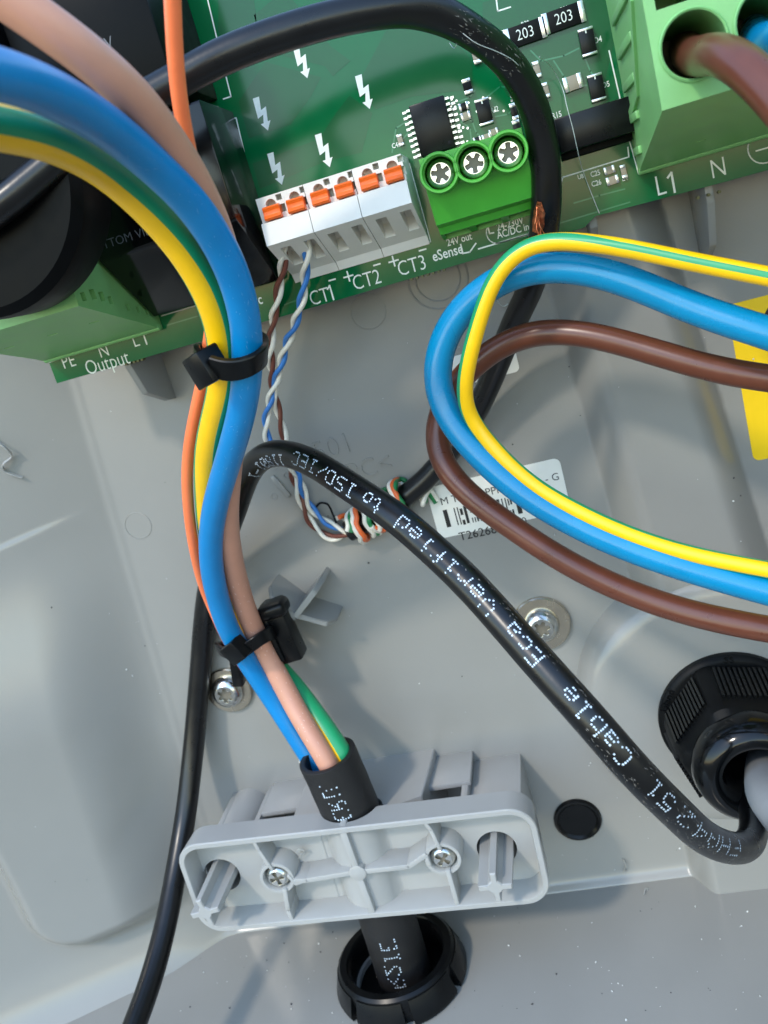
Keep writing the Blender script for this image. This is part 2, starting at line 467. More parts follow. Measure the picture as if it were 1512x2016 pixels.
# round ejector marks and embossed letters of the mould
def ring(x, y, r, z=0.0, w=0.22):
    zz = float(wall_z(np.array(x), np.array(y)))
    lathe('ejector_mark', [(r - w, -0.1), (r - w * 0.5, 0.12), (r, 0.1), (r + w * 0.6, -0.1)], (x, y, zz), GREY, house, n=48, close=True)
q = P(272, 1035, 0); ring(q[0], q[1], 3.7)
q = P(725, 613, 0); ring(q[0], q[1], 4.2)
q = P(862, 548, 0); ring(q[0], q[1], 7.0, w=0.5); ring(q[0], q[1], 5.2, w=0.4)
def emboss(s, x, y, size, rot=0):
    q = P(x, y, 0); return text('embossed_text', s, q[0], q[1], 0.10, size, GREY, house, rot=rot, h=0.24, thin=0.012)
emboss('501', 655, 882, 7.2, 3); emboss('>PC<', 712, 926, 6.8, 3); emboss('E', 655, 965, 6.5, 3)
q = P(553, 957, 0)
bm = bmesh.new(); bm_box(bm, (q[0], q[1], 0.2), (1.3, 6.6, 0.7), 0.2, 25); me = from_bm(bm)
obj('date_stamp_arrow', me, GREY, house)
for k, (dx, dy) in enumerate(((-2.6, -2.2), (2.2, 2.4), (0.2, 5.4))):
    lathe('date_stamp_mark', [(0.5, -0.1), (0.6, 0.12), (0.9, 0.1), (1.0, -0.1)], (q[0] + dx, q[1] + dy, 0), GREY, house, n=16, close=True)
# bearing ribs under the board
def rib_plate(prof, x, t=1.6):
    return prism_x('rib', prof, x - t / 2, x + t / 2, GREY, house, 0.25)
rib_plate([(6, 0), (6, 18.2), (-7.4, 18.2), (-14.5, 14.5), (-18.2, 4.0), (-18.6, 0)], -91.5)
rib_plate([(6, 0), (6, 18.2), (-7.5, 18.2), (-16, 13.0), (-21, 0)], 36.5)
rib_plate([(6, 0), (6, 18.2), (-6, 18.2), (-10, 8.0), (-11, 0)], 14)
# star-shaped carrier for the cable-tie mount
cx, cy = -74.5, -77.0
for a, L, hh in ((38, 10.5, 13.0), (-32, 10.0, 12.0), (128, 9.5, 13.0), (205, 7.5, 12.5)):
    a = math.radians(a); dx, dy = math.cos(a), math.sin(a); nxp, nyp = -dy * 0.7, dx * 0.7
    v = []
    for s_ in (-1, 1):
        v += [(cx + nxp * s_, cy + nyp * s_, -0.5), (cx + dx * L + nxp * s_, cy + dy * L + nyp * s_, -0.5),
              (cx + dx * L + nxp * s_, cy + dy * L + nyp * s_, hh - 5), (cx + dx * (L - 2) + nxp * s_, cy + dy * (L - 2) + nyp * s_, hh - 0.8), (cx + nxp * s_, cy + nyp * s_, hh)]
    bm = bmesh.new(); vv = [bm.verts.new(p) for p in v]
    bm.faces.new(vv[:5][::-1]); bm.faces.new(vv[5:])
    for i in range(5): bm.faces.new((vv[i], vv[(i + 1) % 5], vv[5 + (i + 1) % 5], vv[5 + i]))
    bmesh.ops.bevel(bm, geom=list(bm.edges), offset=0.2, segments=2, affect='EDGES')
    obj('vane', from_bm(bm), GREY, house)
# fixed saddle under the cable and its brackets
CXB, CZB = -71.8, 24.0
prof = [(-89, -0.5), (-89, 21), (-81.5, 23)]
for k in range(13):
    t = math.radians(180 + 15 * k); prof.append((CXB + 7.9 * math.cos(t), CZB + 7.9 * math.sin(t)))
prof += [(-62, 23), (-54.5, 21), (-53, -0.5)]
prism_y('saddle', prof, -150, -127.5, GREYC, house, 0.3)
for bx0, bx1, by0, by1, hh in ((-45.5, -43.7, -150, -131, 21), (-43.7, -31, -134.8, -133.2, 19), (-32.2, -30.6, -152, -133.2, 21), (-55, -43, -131.5, -130, 14),
                               (-114, -112.4, -152, -131, 18), (-103.0, -101.4, -150, -131, 19), (-101, -88, -131.5, -130, 14)):
    box('bracket', ((bx0 + bx1) / 2, (by0 + by1) / 2, hh / 2 - 0.3), (bx1 - bx0, by1 - by0, hh), GREYC, house, 0.3)
# cross-shaped guide pins that the loose clamp half slides over
def pin(x, y, z1, rot):
    bm = bmesh.new(); A0, A1, w0, w1 = 4.5, 3.9, 0.85, 0.72
    def sec(A, w_, c):
        pts = []
        for k in range(4):
            a = math.radians(90 * k + rot); ca, sa = math.cos(a), math.sin(a)
            loc = [(c, -w_), (A, -w_), (A, w_), (c, w_), (c * 0.74, c * 0.74)]
            for px, py in loc: pts.append((x + px * ca - py * sa, y + px * sa + py * ca))
        return pts
    rows = []
    for z, A, w_, c in ((-0.5, A0, w0, 1.9), (z1 - 0.3, A1, w1, 1.7), (z1, A1 - 0.25, w1 - 0.2, 1.5)):
        rows.append([bm.verts.new((px, py, z)) for px, py in sec(A, w_, c)])
    for a, b in zip(rows[:-1], rows[1:]):
        for i in range(20): bm.faces.new((a[i], a[(i + 1) % 20], b[(i + 1) % 20], b[i]))
    bm.faces.new(rows[-1])
    obj('guide_pin', from_bm(bm), GREYC, house, 25)
    lathe('pin_sleeve', [(5.3, -0.3), (5.2, 25.5), (6.2, 25.5), (6.5, -0.3)], (x, y, 0), GREYC, house, n=32, close=True)  # tube added round the pin to keep the gap in the bar dark
pin(-110.0, -137.0, 41.5, 8); pin(-38.2, -140.4, 41.5, -3)

# ================================================================== circuit board
pcb = empty('circuit_board', (0, -5.4, 20), 'green printed circuit board with white lettering, terminals and small parts', 'circuit board')
ZB = 20.0
plate('board', [[(-108.6, -6.6), (-60, -6.3), (-58, -6.0), (12, -5.4), (14.5, -3.9), (40, -4.4), (91, -5), (91, 62), (-108.6, 62)]], ZB - 1.6, ZB, PCBM, pcb)
def pxy(pts, Z=ZB): return [tuple(P(x, y, Z)[:2]) for x, y in pts]
for pts in ([(523, 122), (632, 152), (612, 190), (572, 245), (490, 272), (470, 200)],
            [(497, 322), (628, 274), (660, 225), (688, 188), (733, 222), (712, 300), (640, 318), (512, 372)],
            [(560, -20), (650, 90), (690, 120), (655, 150), (640, 130), (520, 100), (500, 30)],
            [(760, 60), (860, 40), (930, 120), (930, 175), (810, 190), (740, 215), (700, 175)],
            [(430, 0), (500, 0), (510, 80), (450, 110), (430, 60)],
            [(1110, 360), (1160, 345), (1175, 420), (1105, 435)],
            [(950, 5), (1190, -60), (1215, 60), (1180, 200), (1110, 150), (1000, 190), (955, 110)]):
    plate('copper_pour', [pxy(pts)], ZB + 0.003, ZB + 0.05, PCBD, pcb)
def stroke_mesh(pts, wd, z, closed=False):
    """silkscreen line of real width along wall points"""
    s = np.array([(p[0], p[1]) for p in pts], float); vs, fs = [], []
    segs = list(zip(s[:-1], s[1:])) + ([(s[-1], s[0])] if closed else [])
    for a, b in segs:
        d = b - a; L = np.linalg.norm(d); d = d / L; nn = np.array([-d[1], d[0]]) * wd / 2
        a2, b2 = a - d * wd * 0.35, b + d * wd * 0.35; k = len(vs)
        for p in (a2 - nn, b2 - nn, b2 + nn, a2 + nn): vs.append((p[0], p[1], z))
        fs.append((k, k + 1, k + 2, k + 3))
    return mesh(vs, fs)
def silk(pts, wd=0.22, closed=False, px=True, z=ZB + 0.075):
    return obj('silk_line', stroke_mesh(pxy(pts) if px else pts, wd, z, closed), SILK, pcb, 0)
def stext(s, x, y, size, sx=0.80, name='silk_text', thin=0.008):
    if size < 3.2: thin = -0.012
    q = P(x, y, ZB); return text(name, s, q[0], q[1], ZB + 0.09, size, SILK, pcb, thin=thin, sx=sx, h=0.015)
for s_, x, y, z_ in (('CT', 629, 585, 4.3), ('CT2', 722, 552, 4.3), ('CT3', 811, 524, 4.3), ('L', 1300, 367, 5.4), ('N', 1414, 332, 5.0), ('PE', 135, 712, 4.3), ('N', 204, 691, 4.2), ('L', 267, 671, 4.2),
                     ('Output', 211, 715, 4.6), ('eSense', 881, 498, 2.9), ('24V out', 904, 472, 2.0), ('24-230V', 1004, 441, 2.0), ('AC/DC in', 1010, 455, 2.0), ('C42', 780, 286, 1.3), ('C25', 1172, 342, 1.4), ('C26', 1174, 361, 1.4),
                     ('L4', 1230, 351, 1.4), ('U8', 1143, 348, 1.2), ('R15', 1096, 227, 1.5), ('D4', 1177, 79, 1.5), ('D5', 1193, 167, 1.4), ('U2', 975, 216, 1.4), ('R30', 1034, 47, 1.2), ('R31', 1111, 18, 1.2), ('c', 512, 590, 3.0)):
    stext(s_, x, y, z_)
def one(x, y, h, wd):
    '''the figure 1 with its flag'''
    q = P(x, y, ZB); silk([(q[0] - h * 0.22, q[1] + h * 0.30), (q[0], q[1] + h * 0.5)], wd, px=False, z=ZB + 0.08); silk([(q[0], q[1] + h * 0.5), (q[0], q[1] - h * 0.5)], wd, px=False)
one(653, 576, 3.0, 0.34); one(1325, 359, 3.7, 0.42); one(285, 665, 2.9, 0.34)
for x, y in ((654, 551), (742, 521), (832, 492)):
    q = P(x, y, ZB); silk([(q[0] - 0.7, q[1]), (q[0] + 0.7, q[1])], 0.32, px=False)
for x, y in ((686, 544), (775, 514)):
    q = P(x, y, ZB); silk([(q[0] - 1, q[1]), (q[0] + 1, q[1])], 0.32, px=False); silk([(q[0], q[1] - 1), (q[0], q[1] + 1)], 0.32, px=False, z=ZB + 0.08)
silk([(907, 481), (911, 499), (925, 496), (937, 479)], 0.3); silk([(942, 490), (1040, 461), (1056, 440)], 0.3); silk([(960, 444), (964, 460), (972, 458)], 0.3)
stad = rrect(-5.2, -2.2, 5.2, 2.2, 2.1); q = P(1008, 448, ZB)
silk([(q[0] + a, q[1] + b) for a, b in stad], 0.22, True, False)
silk([(465, 232), (540, 553)], 0.25); silk([(465, 232), (461, 233)], 0.25); silk([(408, -5), (427, 75)], 0.25); silk([(445, 150), (455, 190), (440, 195)], 0.25)
silk([(318, 641), (98, 713)], 0.25); silk([(318, 622), (398, 598), (545, 551)], 0.22)
silk([(1257, 342), (1512, 264)], 0.25); silk([(1257, 342), (1237, 270)], 0.22); silk([(1105, 350), (1238, 309), (1236, 290)], 0.25); silk([(1108, 350), (1104, 362)], 0.22)
silk([(840, 478), (848, 476), (806, 322)], 0.22); silk([(1199, 100), (1221, 196)], 0.25); silk([(976, -10), (980, 22), (1005, 14)], 0.25)
q = P(1505, 288, ZB); silk(circ(q[0], q[1], 3.0, 28), 0.25, True, False); silk([(q[0] - 1.6, q[1] - 0.4), (q[0] + 1.6, q[1] - 0.4)], 0.25, px=False)
BOLT = [(-0.85, 3.3), (0.55, 3.3), (0.15, 0.75), (1.35, 1.15), (0.85, -1.65), (1.45, -1.6), (0.35, -3.3), (-0.75, -1.75), (-0.1, -1.75), (0.35, -0.15), (-0.95, -0.6)]
for x, y, sc in ((593, 122, 0.95), (515, 225, 0.98), (716, 182, 0.98), (637, 297, 1), (543, 333, 0.98)):
    q = P(x, y, ZB); plate('warning_bolt', [[(q[0] + a * sc, q[1] + b * sc) for a, b in BOLT]], ZB + 0.06, ZB + 0.09, SILK, pcb)
# plated half holes along the lower board edge
for x0, x1, k in ((-24, -17, 7), (-91, -87, 5), (34, 38, 3)):
    for i in range(k):
        lathe('edge_pad', [(0.3, -0.8), (0.3, 0.8)], (x0 + (x1 - x0) * i / (k - 1), -5.9 if x0 > -40 else -6.7, ZB - 0.82), PCBE, pcb, n=10)
for k in range(26):      # vias
    q = P(random.uniform(880, 1010), random.uniform(185, 300), ZB)
    lathe('via', [(0.26, 0), (0.24, 0.08)], (q[0], q[1], ZB), TIN, pcb, n=10)

TRACE = mat('mask_over_trace', (30, 112, 74), 0.15, rvary=0.04)
for pts in ([(903, 200), (925, 192), (935, 178)], [(905, 225), (930, 240), (938, 262), (960, 280)], [(908, 240), (925, 252), (930, 290)], [(800, 240), (780, 252), (772, 300)], [(803, 262), (785, 285)], [(900, 212), (915, 214)], [(960, 190), (985, 170), (1010, 175)],
            [(975, 230), (1000, 225), (1010, 215)], [(1090, 120), (1110, 150), (1118, 158)], [(1140, 170), (1155, 168)], [(1150, 110), (1162, 140), (1170, 150)], [(1045, 100), (1065, 120), (1110, 110), (1140, 95)],
            [(1130, 400), (1180, 385), (1230, 372)], [(560, 600), (600, 585)], [(330, 640), (390, 622), (500, 585)], [(1000, 470), (1100, 440), (1240, 398)]):
    obj('trace', stroke_mesh(pxy(pts), 0.28, ZB + 0.062), TRACE, pcb, 0)
# ---- small soldered parts
def smd(name, x, y, sx, sy, h, body, rot=0, cap=0.22, vert=False, z=ZB):
    q = P(x, y, z + h); p = box(name, (q[0], q[1], z + h / 2 + 0.06), (sx, sy, h), body, pcb, 0.06, rot)
    for s_ in (-1, 1):
        L = sy if vert else sx
        off = (L / 2 - L * cap / 2 + 0.08) * s_
        c = rotz((q[0] + (0 if vert else off), q[1] + (off if vert else 0)), q, rot)
        dim = (sx + 0.06, L * cap, h + 0.05) if vert else (L * cap, sy + 0.06, h + 0.05)
        box('end_cap', (c[0], c[1], z + h / 2 + 0.09), dim, TIN, p, 0.05, rot)
    return p, q
for x, y, lab in ((1034, 66, '203'), (1110, 35, '203')):
    p, q = smd('resistor', x, y, 7.6, 3.6, 0.75, BLKM, 1, 0.13)
    text('marking', lab, q[0], q[1], ZB + 0.86, 2.7, SILK, p, thin=0.008, sx=0.85, h=0.01)
for x, y in ((1157, 82), (1175, 172), (953, 220)):
    p, q = smd('diode', x, y, 2.7, 4.6, 1.3, BLK, 0, 0.10, True)
    text('cathode_band', 'I', q[0], q[1] + 1.7, ZB + 1.4, 0.8, SILK, p, h=0.01, sx=3)
for x, y, a, b, hh, bd, vt in ((1128, 163, 3.4, 2.6, 0.9, CERAM, False), (917, 229, 1.7, 1.5, 0.6, CERAM, False), (913, 210, 1.7, 1.4, 0.6, BLK, False), (788, 276, 1.0, 2.0, 0.7, CERAM, True), (1200, 335, 1.9, 1.4, 0.7, CERAM, False), (1206, 355, 2.2, 1.5, 0.7, CERAM, False),
                               (1228, 338, 1.0, 2.4, 0.7, CERAM, True), (920, 170, 1.6, 2.6, 0.9, BLKM, True), (1012, 220, 1.2, 3.0, 0.6, BLK, True), (938, 110, 1.5, 2.6, 0.6, CERAM, True), (1018, 252, 1.4, 2.8, 0.6, BLK, True), (1057, 137, 1.2, 2.8, 0.6, CERAM, True), (1074, 178, 1.2, 2.6, 0.6, CERAM, True),
                               (958, 270, 1.6, 1.2, 0.6, CERAM, False), (972, 260, 1.6, 1.2, 0.6, CERAM, False), (940, 276, 1.4, 1.2, 0.6, BLK, False)):
    smd('chip_component', x, y, a, b, hh, bd, 2, 0.26, vt)
# gull-wing chip
q0, q1 = P(806, 207, 23), P(895, 290, 23); c = ((q0[0] + q1[0]) / 2, (q0[1] + q1[1]) / 2)
ic = box('integrated_circuit', (c[0], c[1], ZB + 1.5), (7.0, 9.6, 2.4), BLK, pcb, 0.22)
lathe('pin_one_dimple', [(0.5, 0.0), (0.45, 0.02)], (c[0] + 2.6, c[1] - 3.9, ZB + 2.705), BLKM, ic, n=16)
for s_ in (-1, 1):
    for k in range(9):
        yy = c[1] + 4.2 - k * 1.05
        prism = [(c[0] + s_ * 3.4, ZB + 1.3), (c[0] + s_ * 4.1, ZB + 1.3), (c[0] + s_ * 4.35, ZB + 0.1), (c[0] + s_ * 5.2, ZB + 0.1), (c[0] + s_ * 5.2, ZB + 0.25), (c[0] + s_ * 4.5, ZB + 0.25), (c[0] + s_ * 4.25, ZB + 1.45), (c[0] + s_ * 3.4, ZB + 1.45)]
        prism_y('lead', prism, yy - 0.22, yy + 0.22, TIN, ic)
# flat dark relay near the input terminal
q0, q1 = P(1092, 232, 26), P(1240, 262, 26)
p = box('signal_relay', (17.2, 12.1, ZB + 3.1), (14.0, 6.2, 6.0), BLK, pcb, 0.25)
box('relay_base', (17.2, 8.7, ZB + 0.9), (13.6, 1.8, 1.6), BLKM, p, 0.2)
prism_x('solder_pin', [(7.9, ZB + 0.1), (8.2, ZB + 1.5), (8.4, ZB + 1.5), (8.3, ZB + 0.1)], 14.4, 15.2, TIN, p)
# ---- three lever connectors CT1..CT3
levers = []
for k in range(3):
    x0 = -47.9 + 9.85 * k; x1 = x0 + 9.72
    prof = [(17, ZB + 0.05), (17, 32), (12.4, 32), (12.2, 33.3), (8.0, 34), (1.7, 21.6), (-0.1, 20.5), (-0.1, ZB + 0.05)]
    cut = []
    for j in range(2):
        sx0 = x0 + 2.0 + 4.9 * j
        # slot square to the sloping wire face
        d = np.array([1.7 - 8.0, 21.6 - 34]); L = np.linalg.norm(d); d /= L; nn = np.array([-d[1], d[0]]); nn = nn if nn[0] > 0 else -nn
        a = np.array([8.0, 34]) + d * L * 0.16; b = np.array([8.0, 34]) + d * L * 0.74
        quad = [tuple(a - nn), tuple(b - nn * 0.6), tuple(b + nn * 3.0), tuple(a + nn * 5.5)]
        cut.append(prism_mesh(quad, sx0 - 0.1, sx0 + 2.1))
        cut.append(box_mesh((sx0 + 2.6, 16.2, 31.5), (1.15, 1.1, 4)))
        cut.append(box_mesh((sx0 + 2.9, 14.1, 31.5), (1.0, 1.5, 4)))
        cut.append(cyl_mesh((sx0 + 0.7, 15.3, 29.5), 1.05, 0, 4, 20))
    me = boolcut(prism_mesh(prof, x0, x1), cut)
    ct = obj('wire_connector', me, CTW, pcb, 25)
    ct['label'] = ('white lever connector CT1 with two thin twisted pairs plugged in', 'white lever connector CT2, the empty middle one', 'white lever connector CT3 beside the green screw terminal')[k]
    for j in range(2):
        lx = x0 + 1.05 + 4.9 * j
        prism_x('lever', [(12.45, 31), (12.45, 33.5), (12.9, 33.9), (13.5, 33.2), (14.2, 33.15), (14.8, 33.5), (15.1, 33.0), (15.0, 31)], lx, lx + 3.4, LEVER, ct, 0.12)
# ---- three-pole screw terminal
prof = [(15.0, ZB + 0.05), (15.0, 32.5), (9.0, 32.5), (6.7, 31.8), (2.8, 30.2), (2.2, 27.4), (0.9, 26.6), (-0.2, 21), (-0.2, ZB + 0.05)]
cut = []
SX = [P(865, 342, 36)[0], P(931, 317, 36)[0], P(1000, 295, 36)[0]]
for x in SX:
    cut.append(cyl_mesh((x, 11.5, 26), 2.95, 0, 12))
for x in (-12.2, -5.8, 0.7):
    cut.append(prism_mesh([(2.0, 26.0), (-1, 26.0), (-1, 21.2), (1.6, 21.2)], x - 2.5, x + 2.5))
ter = obj('screw_terminal', boolcut(prism_mesh(prof, -15.4, 4.0), cut), TERM, pcb, 25)
ter['label'] = 'leaf green terminal with three round screw wells'
for x in SX:
    lathe('screw_well', [(3.6, 27), (3.65, 36.2), (3.5, 36.5), (3.15, 36.5), (2.95, 36.2), (2.95, 27.5)], (x, 11.5, 0), TERM, ter, n=40, close=True)
def star(cx, cy, r0, r1, k, rot):
    pts = []
    for i in range(k):
        a = math.radians(rot + 360 * i / k); h = math.pi / k
        for da, r in ((-h * 0.42, r0), (0, r0 * 1.04), (h * 0.42, r0), (h * 0.7, r1), (h * 1.3, r1)):
            pts.append((cx + r * math.cos(a + da), cy + r * math.sin(a + da)))
    return pts
def screw_head(name, x, y, z, R, h, m, parent, k=4, rot=0, r0=0.62, r1=0.24, dome=0.5):
    """pan head: domed rim, flat top with a real driver recess"""
    rt = R * max(0.7, r0 + 0.08)
    prof = [(R * 0.98, 0), (R, 0.15 * h), (R * 0.97, h * (1 - dome)), (R * 0.88, h * (1 - dome * 0.35)), (rt, h)]
    a = lathe_mesh(prof + [(rt, h * 0.3)], (x, y, z), 36, close=False)
    p = obj(name, a, m, parent, 40)
    plate('head_top', [circ(x, y, rt + 0.02, 36), star(x, y, R * r0, R * r1, k, rot)], z + h * 0.35, z + h + 0.012, m, p, R * 0.02)
    lathe('driver_recess', [(R * r0 * 1.03, -0.2), (R * r0 * 1.03, 0)], (x, y, z + h * 0.62), DARKM, p, n=20)
    return p
for i, x in enumerate(SX):
    screw_head('screw', x, 11.5, 31.2, 2.75, 1.6, STEEL, ter, 5, 20 + 31 * i, 0.62, 0.33, 0.3)
# ---- big input terminal (upper right) and output terminal (left)
HX = [P(1366, 88, 59.5)[0] + 10.6 * k for k in range(4)]; HY = P(1366, 88, 59.5)[1]
prof = [(1.9, ZB + 0.05), (1.9, 22.6), (2.6, 25.2), (9.0, 59.5), (44, 59.5), (44, ZB + 0.05)]
cut = []
for x in HX:
    cut.append(cyl_mesh((x, HY, 34), 4.6, 0, 30)); cut.append(box_mesh((x - 0.6, HY + 9.0, 50), (7.4, 6.0, 30)))
for i in range(4):
    cut.append(box_mesh((27.5 + 6.5 * i, 4.6 - 0.4 * (i % 2), 32), (1.7, 1.0, 0.5)))
tin_ = obj('input_terminal', boolcut(prism_mesh(prof, 24.0, 70), cut), TERM2, pcb, 25)
tin_['label'] = 'large pale green terminal with round wire holes'
for x in HX:
    lathe('hole_rim', [(4.62, -0.3), (4.95, -0.2), (5.05, 0.25), (4.8, 0.5), (4.55, 0.3)], (x, HY, 59.5), TERM2, tin_, n=40, close=True)
    lathe('clamp_cage', [(4.5, -0.3), (4.5, 0)], (x, HY, 36), DARKM, tin_, n=20)
for i in range(5):
    box('latch_tooth', (23.8, 5.5 + 5.6 * i, 26 + 3.0 * i), (0.7, 1.4, 8 + 4 * i), TERM2, tin_, 0.15)
prism_x('latch_ridge', [(10, 21), (13.5, 40), (26, 52), (27, 50.5), (15.2, 39.2), (11.6, 21)], 23.5, 24.2, TERM2, tin_)
prof = [(-1.0, ZB + 0.05), (-1.0, 22.8), (-0.2, 25.5), (6.7, 53.5), (34, 53.5), (34, ZB + 0.05)]
cut = []
for i, (yy, zz, sz) in enumerate(((8.2, 50.5, 1.6), (8.3, 46.5, 1.9), (7.6, 43.2, 1.8), (6.6, 40.2, 1.5), (4.6, 33.5, 1.3), (3.6, 29.2, 1.3), (2.6, 25.2, 1.2))):
    cut.append(box_mesh((-79.6, yy, zz), (2.4, sz, sz * 1.1)))
for x in (-104, -94, -84.5): cut.append(box_mesh((x, 3.0, 40.5), (2.2, 1.6, 0.6)))
tout = obj('output_terminal', boolcut(prism_mesh(prof, -108.3, -79.8), cut), TERM2, pcb, 25)
tout['label'] = 'pale green output terminal under the round black core'
prism_x('foot_ridge', [(1.5, ZB + 0.05), (1.2, 21.6), (1.6, 22.2), (2.4, 22.3), (2.4, ZB + 0.05)], 23.9, 70, TERM2, tin_, 0.1)
prism_x('foot_ridge', [(-1.5, ZB + 0.05), (-1.7, 21.8), (-1.3, 22.4), (-0.4, 22.4), (-0.4, ZB + 0.05)], -108.4, -79.7, TERM2, tout, 0.1)
# ---- power relays, dark and glossy
prof = [(1.4, ZB + 0.05), (1.4, 24.0), (13.8, 40.0), (14.4, 40.4), (35.0, 40.4), (35.4, 40.0), (35.4, ZB + 0.05)]
rel = prism_x('power_relay', prof, -79.2, -50.3, BLKG, pcb, 0.3)
for s_, x, y, z_ in (('BOTTOM VIEW', -82.2 + 9.5, 16.6, 2.3), ('THAILAND', -58.5 - 4, 19.2, 2.3), ('5', -67.5, 22.8, 2.3)):
    text('printed_text', s_, x, y, 40.43, z_, mat('faded_grey_print', (86, 88, 92), 0.5), rel, thin=0.006, h=0.012)
prof = [(38.2, ZB + 0.05), (38.2, 44.0), (39.0, 45.0), (62, 45.0), (62, ZB + 0.05)]
rel2 = prism_x('power_relay', prof, -79.5, -52.5, RELAY, pcb, 0.4)
for s_, x, y, z_ in (('G5', -66, 43.0, 3.2), ('16A 250V', -66, 47.5, 2.6)):
    text('printed_text', s_, x, y, 45.03, z_, MATS['faded_grey_print'], rel2, thin=0.006, h=0.012)
rel3 = prism_x('power_relay', [(36.0, ZB + 0.05), (36.0, 47.0), (37, 48), (62, 48), (62, ZB + 0.05)], -108.4, -81, RELAY, pcb, 0.4)
text('printed_text', '3', -92, 41, 48.03, 3.2, MATS['faded_grey_print'], rel3, thin=0.006, h=0.012)
# a big round core stands in front of the output terminal
q = P(-45, 372, 61)
core = lathe('ring_core', [(7, -6), (7, 5.2), (8, 6.4), (19.6, 6.4), (21.2, 5.0), (21.6, 3), (21.6, -4.5), (20.4, -6)], (q[0], q[1], 60.5), RELAY, None, n=72, close=True)
tag(core, 'large round black ring core at the left edge in front of the output terminal', 'ring core')

# ================================================================== supply cable: sheath and its cores
sup = empty('supply_cable', (CXB, -177, CZB), 'thick black rubber-sheathed cable clamped behind the grey bar, its coloured cores fanning out', 'cable')
ss = smooth_line(catmull([(-73.4, -109.6, 24.6), (-72.9, -116, 24.3), (-72.2, -128, 24), (-72.0, -145, 24), (-72.2, -165, 24), (-72.5, -180, 24), (-72.8, -205, 24)], 1.0), 10)
R_SH = 7.3
t, u, v = tframes(ss, (0, 0, 1))
nn_ = 44
vs, fs, mi = [], [], []
prof_r = [R_SH * 0.80, R_SH * 0.80, R_SH * 0.97, R_SH]
def ringv(k, r, dz=0):
    out = []
    for i in range(nn_):
        a = 2 * math.pi * i / nn_
        out.append(ss[k] - t[k] * dz + (u[k] * math.cos(a) + v[k] * math.sin(a)) * r)
    return out
rows = [ringv(7, 5.85), ringv(0, 5.85), ringv(0, 6.05, 0.15), ringv(0, R_SH - 0.25, 0.15), ringv(0, R_SH)] + [ringv(k, R_SH * (1 + 0.004 * math.sin(k * 0.9))) for k in range(1, len(ss))]
for r in rows: vs += r
for k in range(len(rows) - 1):
    for i in range(nn_):
        j = (i + 1) % nn_; fs.append((k * nn_ + i, k * nn_ + j, (k + 1) * nn_ + j, (k + 1) * nn_ + i))
fs.append(tuple(range(nn_))); fs.append(tuple((len(rows) - 1) * nn_ + i for i in range(nn_)))
obj('sheath', mesh(vs, fs), SHEATHM, sup, 50)
# the cores
C_PINK = [(-150, -120, 107), (-30, -35, 105), (62, 30, 103), (128, 72, 101), (209, 140, 97), (262, 185, 93), (305, 241, 88), (347, 301, 83), (389, 370, 77), (430, 462, 70), (452, 560, 63), (464, 680, 57), (464, 790, 51), (452, 910, 44), (446, 1030, 36), (460, 1120, 28), (482, 1195, 21), (513, 1271, 17.5), (549, 1331, 18), (577, 1386, 20), (606, 1437, 23.5), (642, 1494, 27), (668, 1545, 27)]
C_BLUE = [(-220, 110, 133), (-100, 124, 127), (0, 145, 120), (53, 162, 115), (115, 190, 109), (177, 227, 101), (240, 269, 94), (292, 318, 88), (345, 362, 83.5), (389, 414, 79), (425, 465, 75.5), (455, 524, 72.5), (479, 598, 69.5), (488, 672, 66.5), (487, 731, 63.5), (480, 794, 60), (455, 887, 53), (424, 994, 44), (414, 1064, 38), (418, 1130, 33), (432, 1188, 28), (450, 1242, 24), (485, 1298, 20), (508, 1334, 19), (539, 1379, 18.5), (571, 1429, 19), (601, 1477, 20), (625, 1513, 21), (650, 1555, 22)]
C_GY = [(-220, 225, 122), (-100, 236, 115), (0, 250, 108), (60, 262, 104), (120, 284, 97), (175, 313, 90), (223, 345, 84), (275, 392, 79), (327, 447, 75), (368, 497, 72), (402, 557, 69), (426, 609, 66.5), (438, 657, 64), (442, 709, 62), (438, 765, 59), (426, 810, 55), (414, 857, 51), (407, 905, 46), (408, 981, 38), (414, 1060, 29), (430, 1140, 20), (458, 1215, 12), (505, 1275, 10), (555, 1322, 12), (590, 1364, 15), (640, 1434, 21), (674, 1482, 24), (700, 1535, 24)]
C_ORG = [(338, -40, 80), (340, 0, 79), (342, 80, 77), (347, 150, 75), (354, 210, 72.5), (366, 270, 69.5), (390, 380, 63), (412, 500, 57), (420, 600, 53), (410, 690, 49.5), (394, 770, 47), (378, 840, 44.5), (369, 900, 41.5), (368, 960, 38.5), (374, 1030, 34.5), (386, 1100, 29), (402, 1160, 23), (424, 1210, 18), (446, 1262, 15), (478, 1310, 13), (525, 1375, 13), (575, 1440, 14.5), (615, 1503, 17.5), (632, 1530, 18)]
RC = 2.6
def lumpy(seed, ridge=None, amp=0.012):
    '''slightly uneven insulation, optionally with a moulding ridge along it'''
    rs = np.random.RandomState(seed); ph = rs.rand(6) * 6.28; fq = rs.uniform(0.05, 0.5, 6)
    def f(a, k):
        e = 1 + amp * sum(np.sin(k * fq[i] + ph[i] + (i % 3) * a) for i in range(6)) / 3
        if ridge is not None:
            d = (a - ridge - 0.3 * np.sin(k * 0.02 + ph[0]) + math.pi) % (2 * math.pi) - math.pi
            e = e + 0.022 * np.exp(-(d / 0.11) ** 2)
        return e
    return f
s_pink = path(C_PINK); s_blue = path(C_BLUE); s_gy = path(C_GY); s_org = path(C_ORG)
tube('brown_core', s_pink, RC, PINK, sup, rmod=lumpy(1))['label'] = 'faded salmon brown core'
tube('blue_core', s_blue, RC, BLUE, sup, rmod=lumpy(2))['label'] = 'blue core'
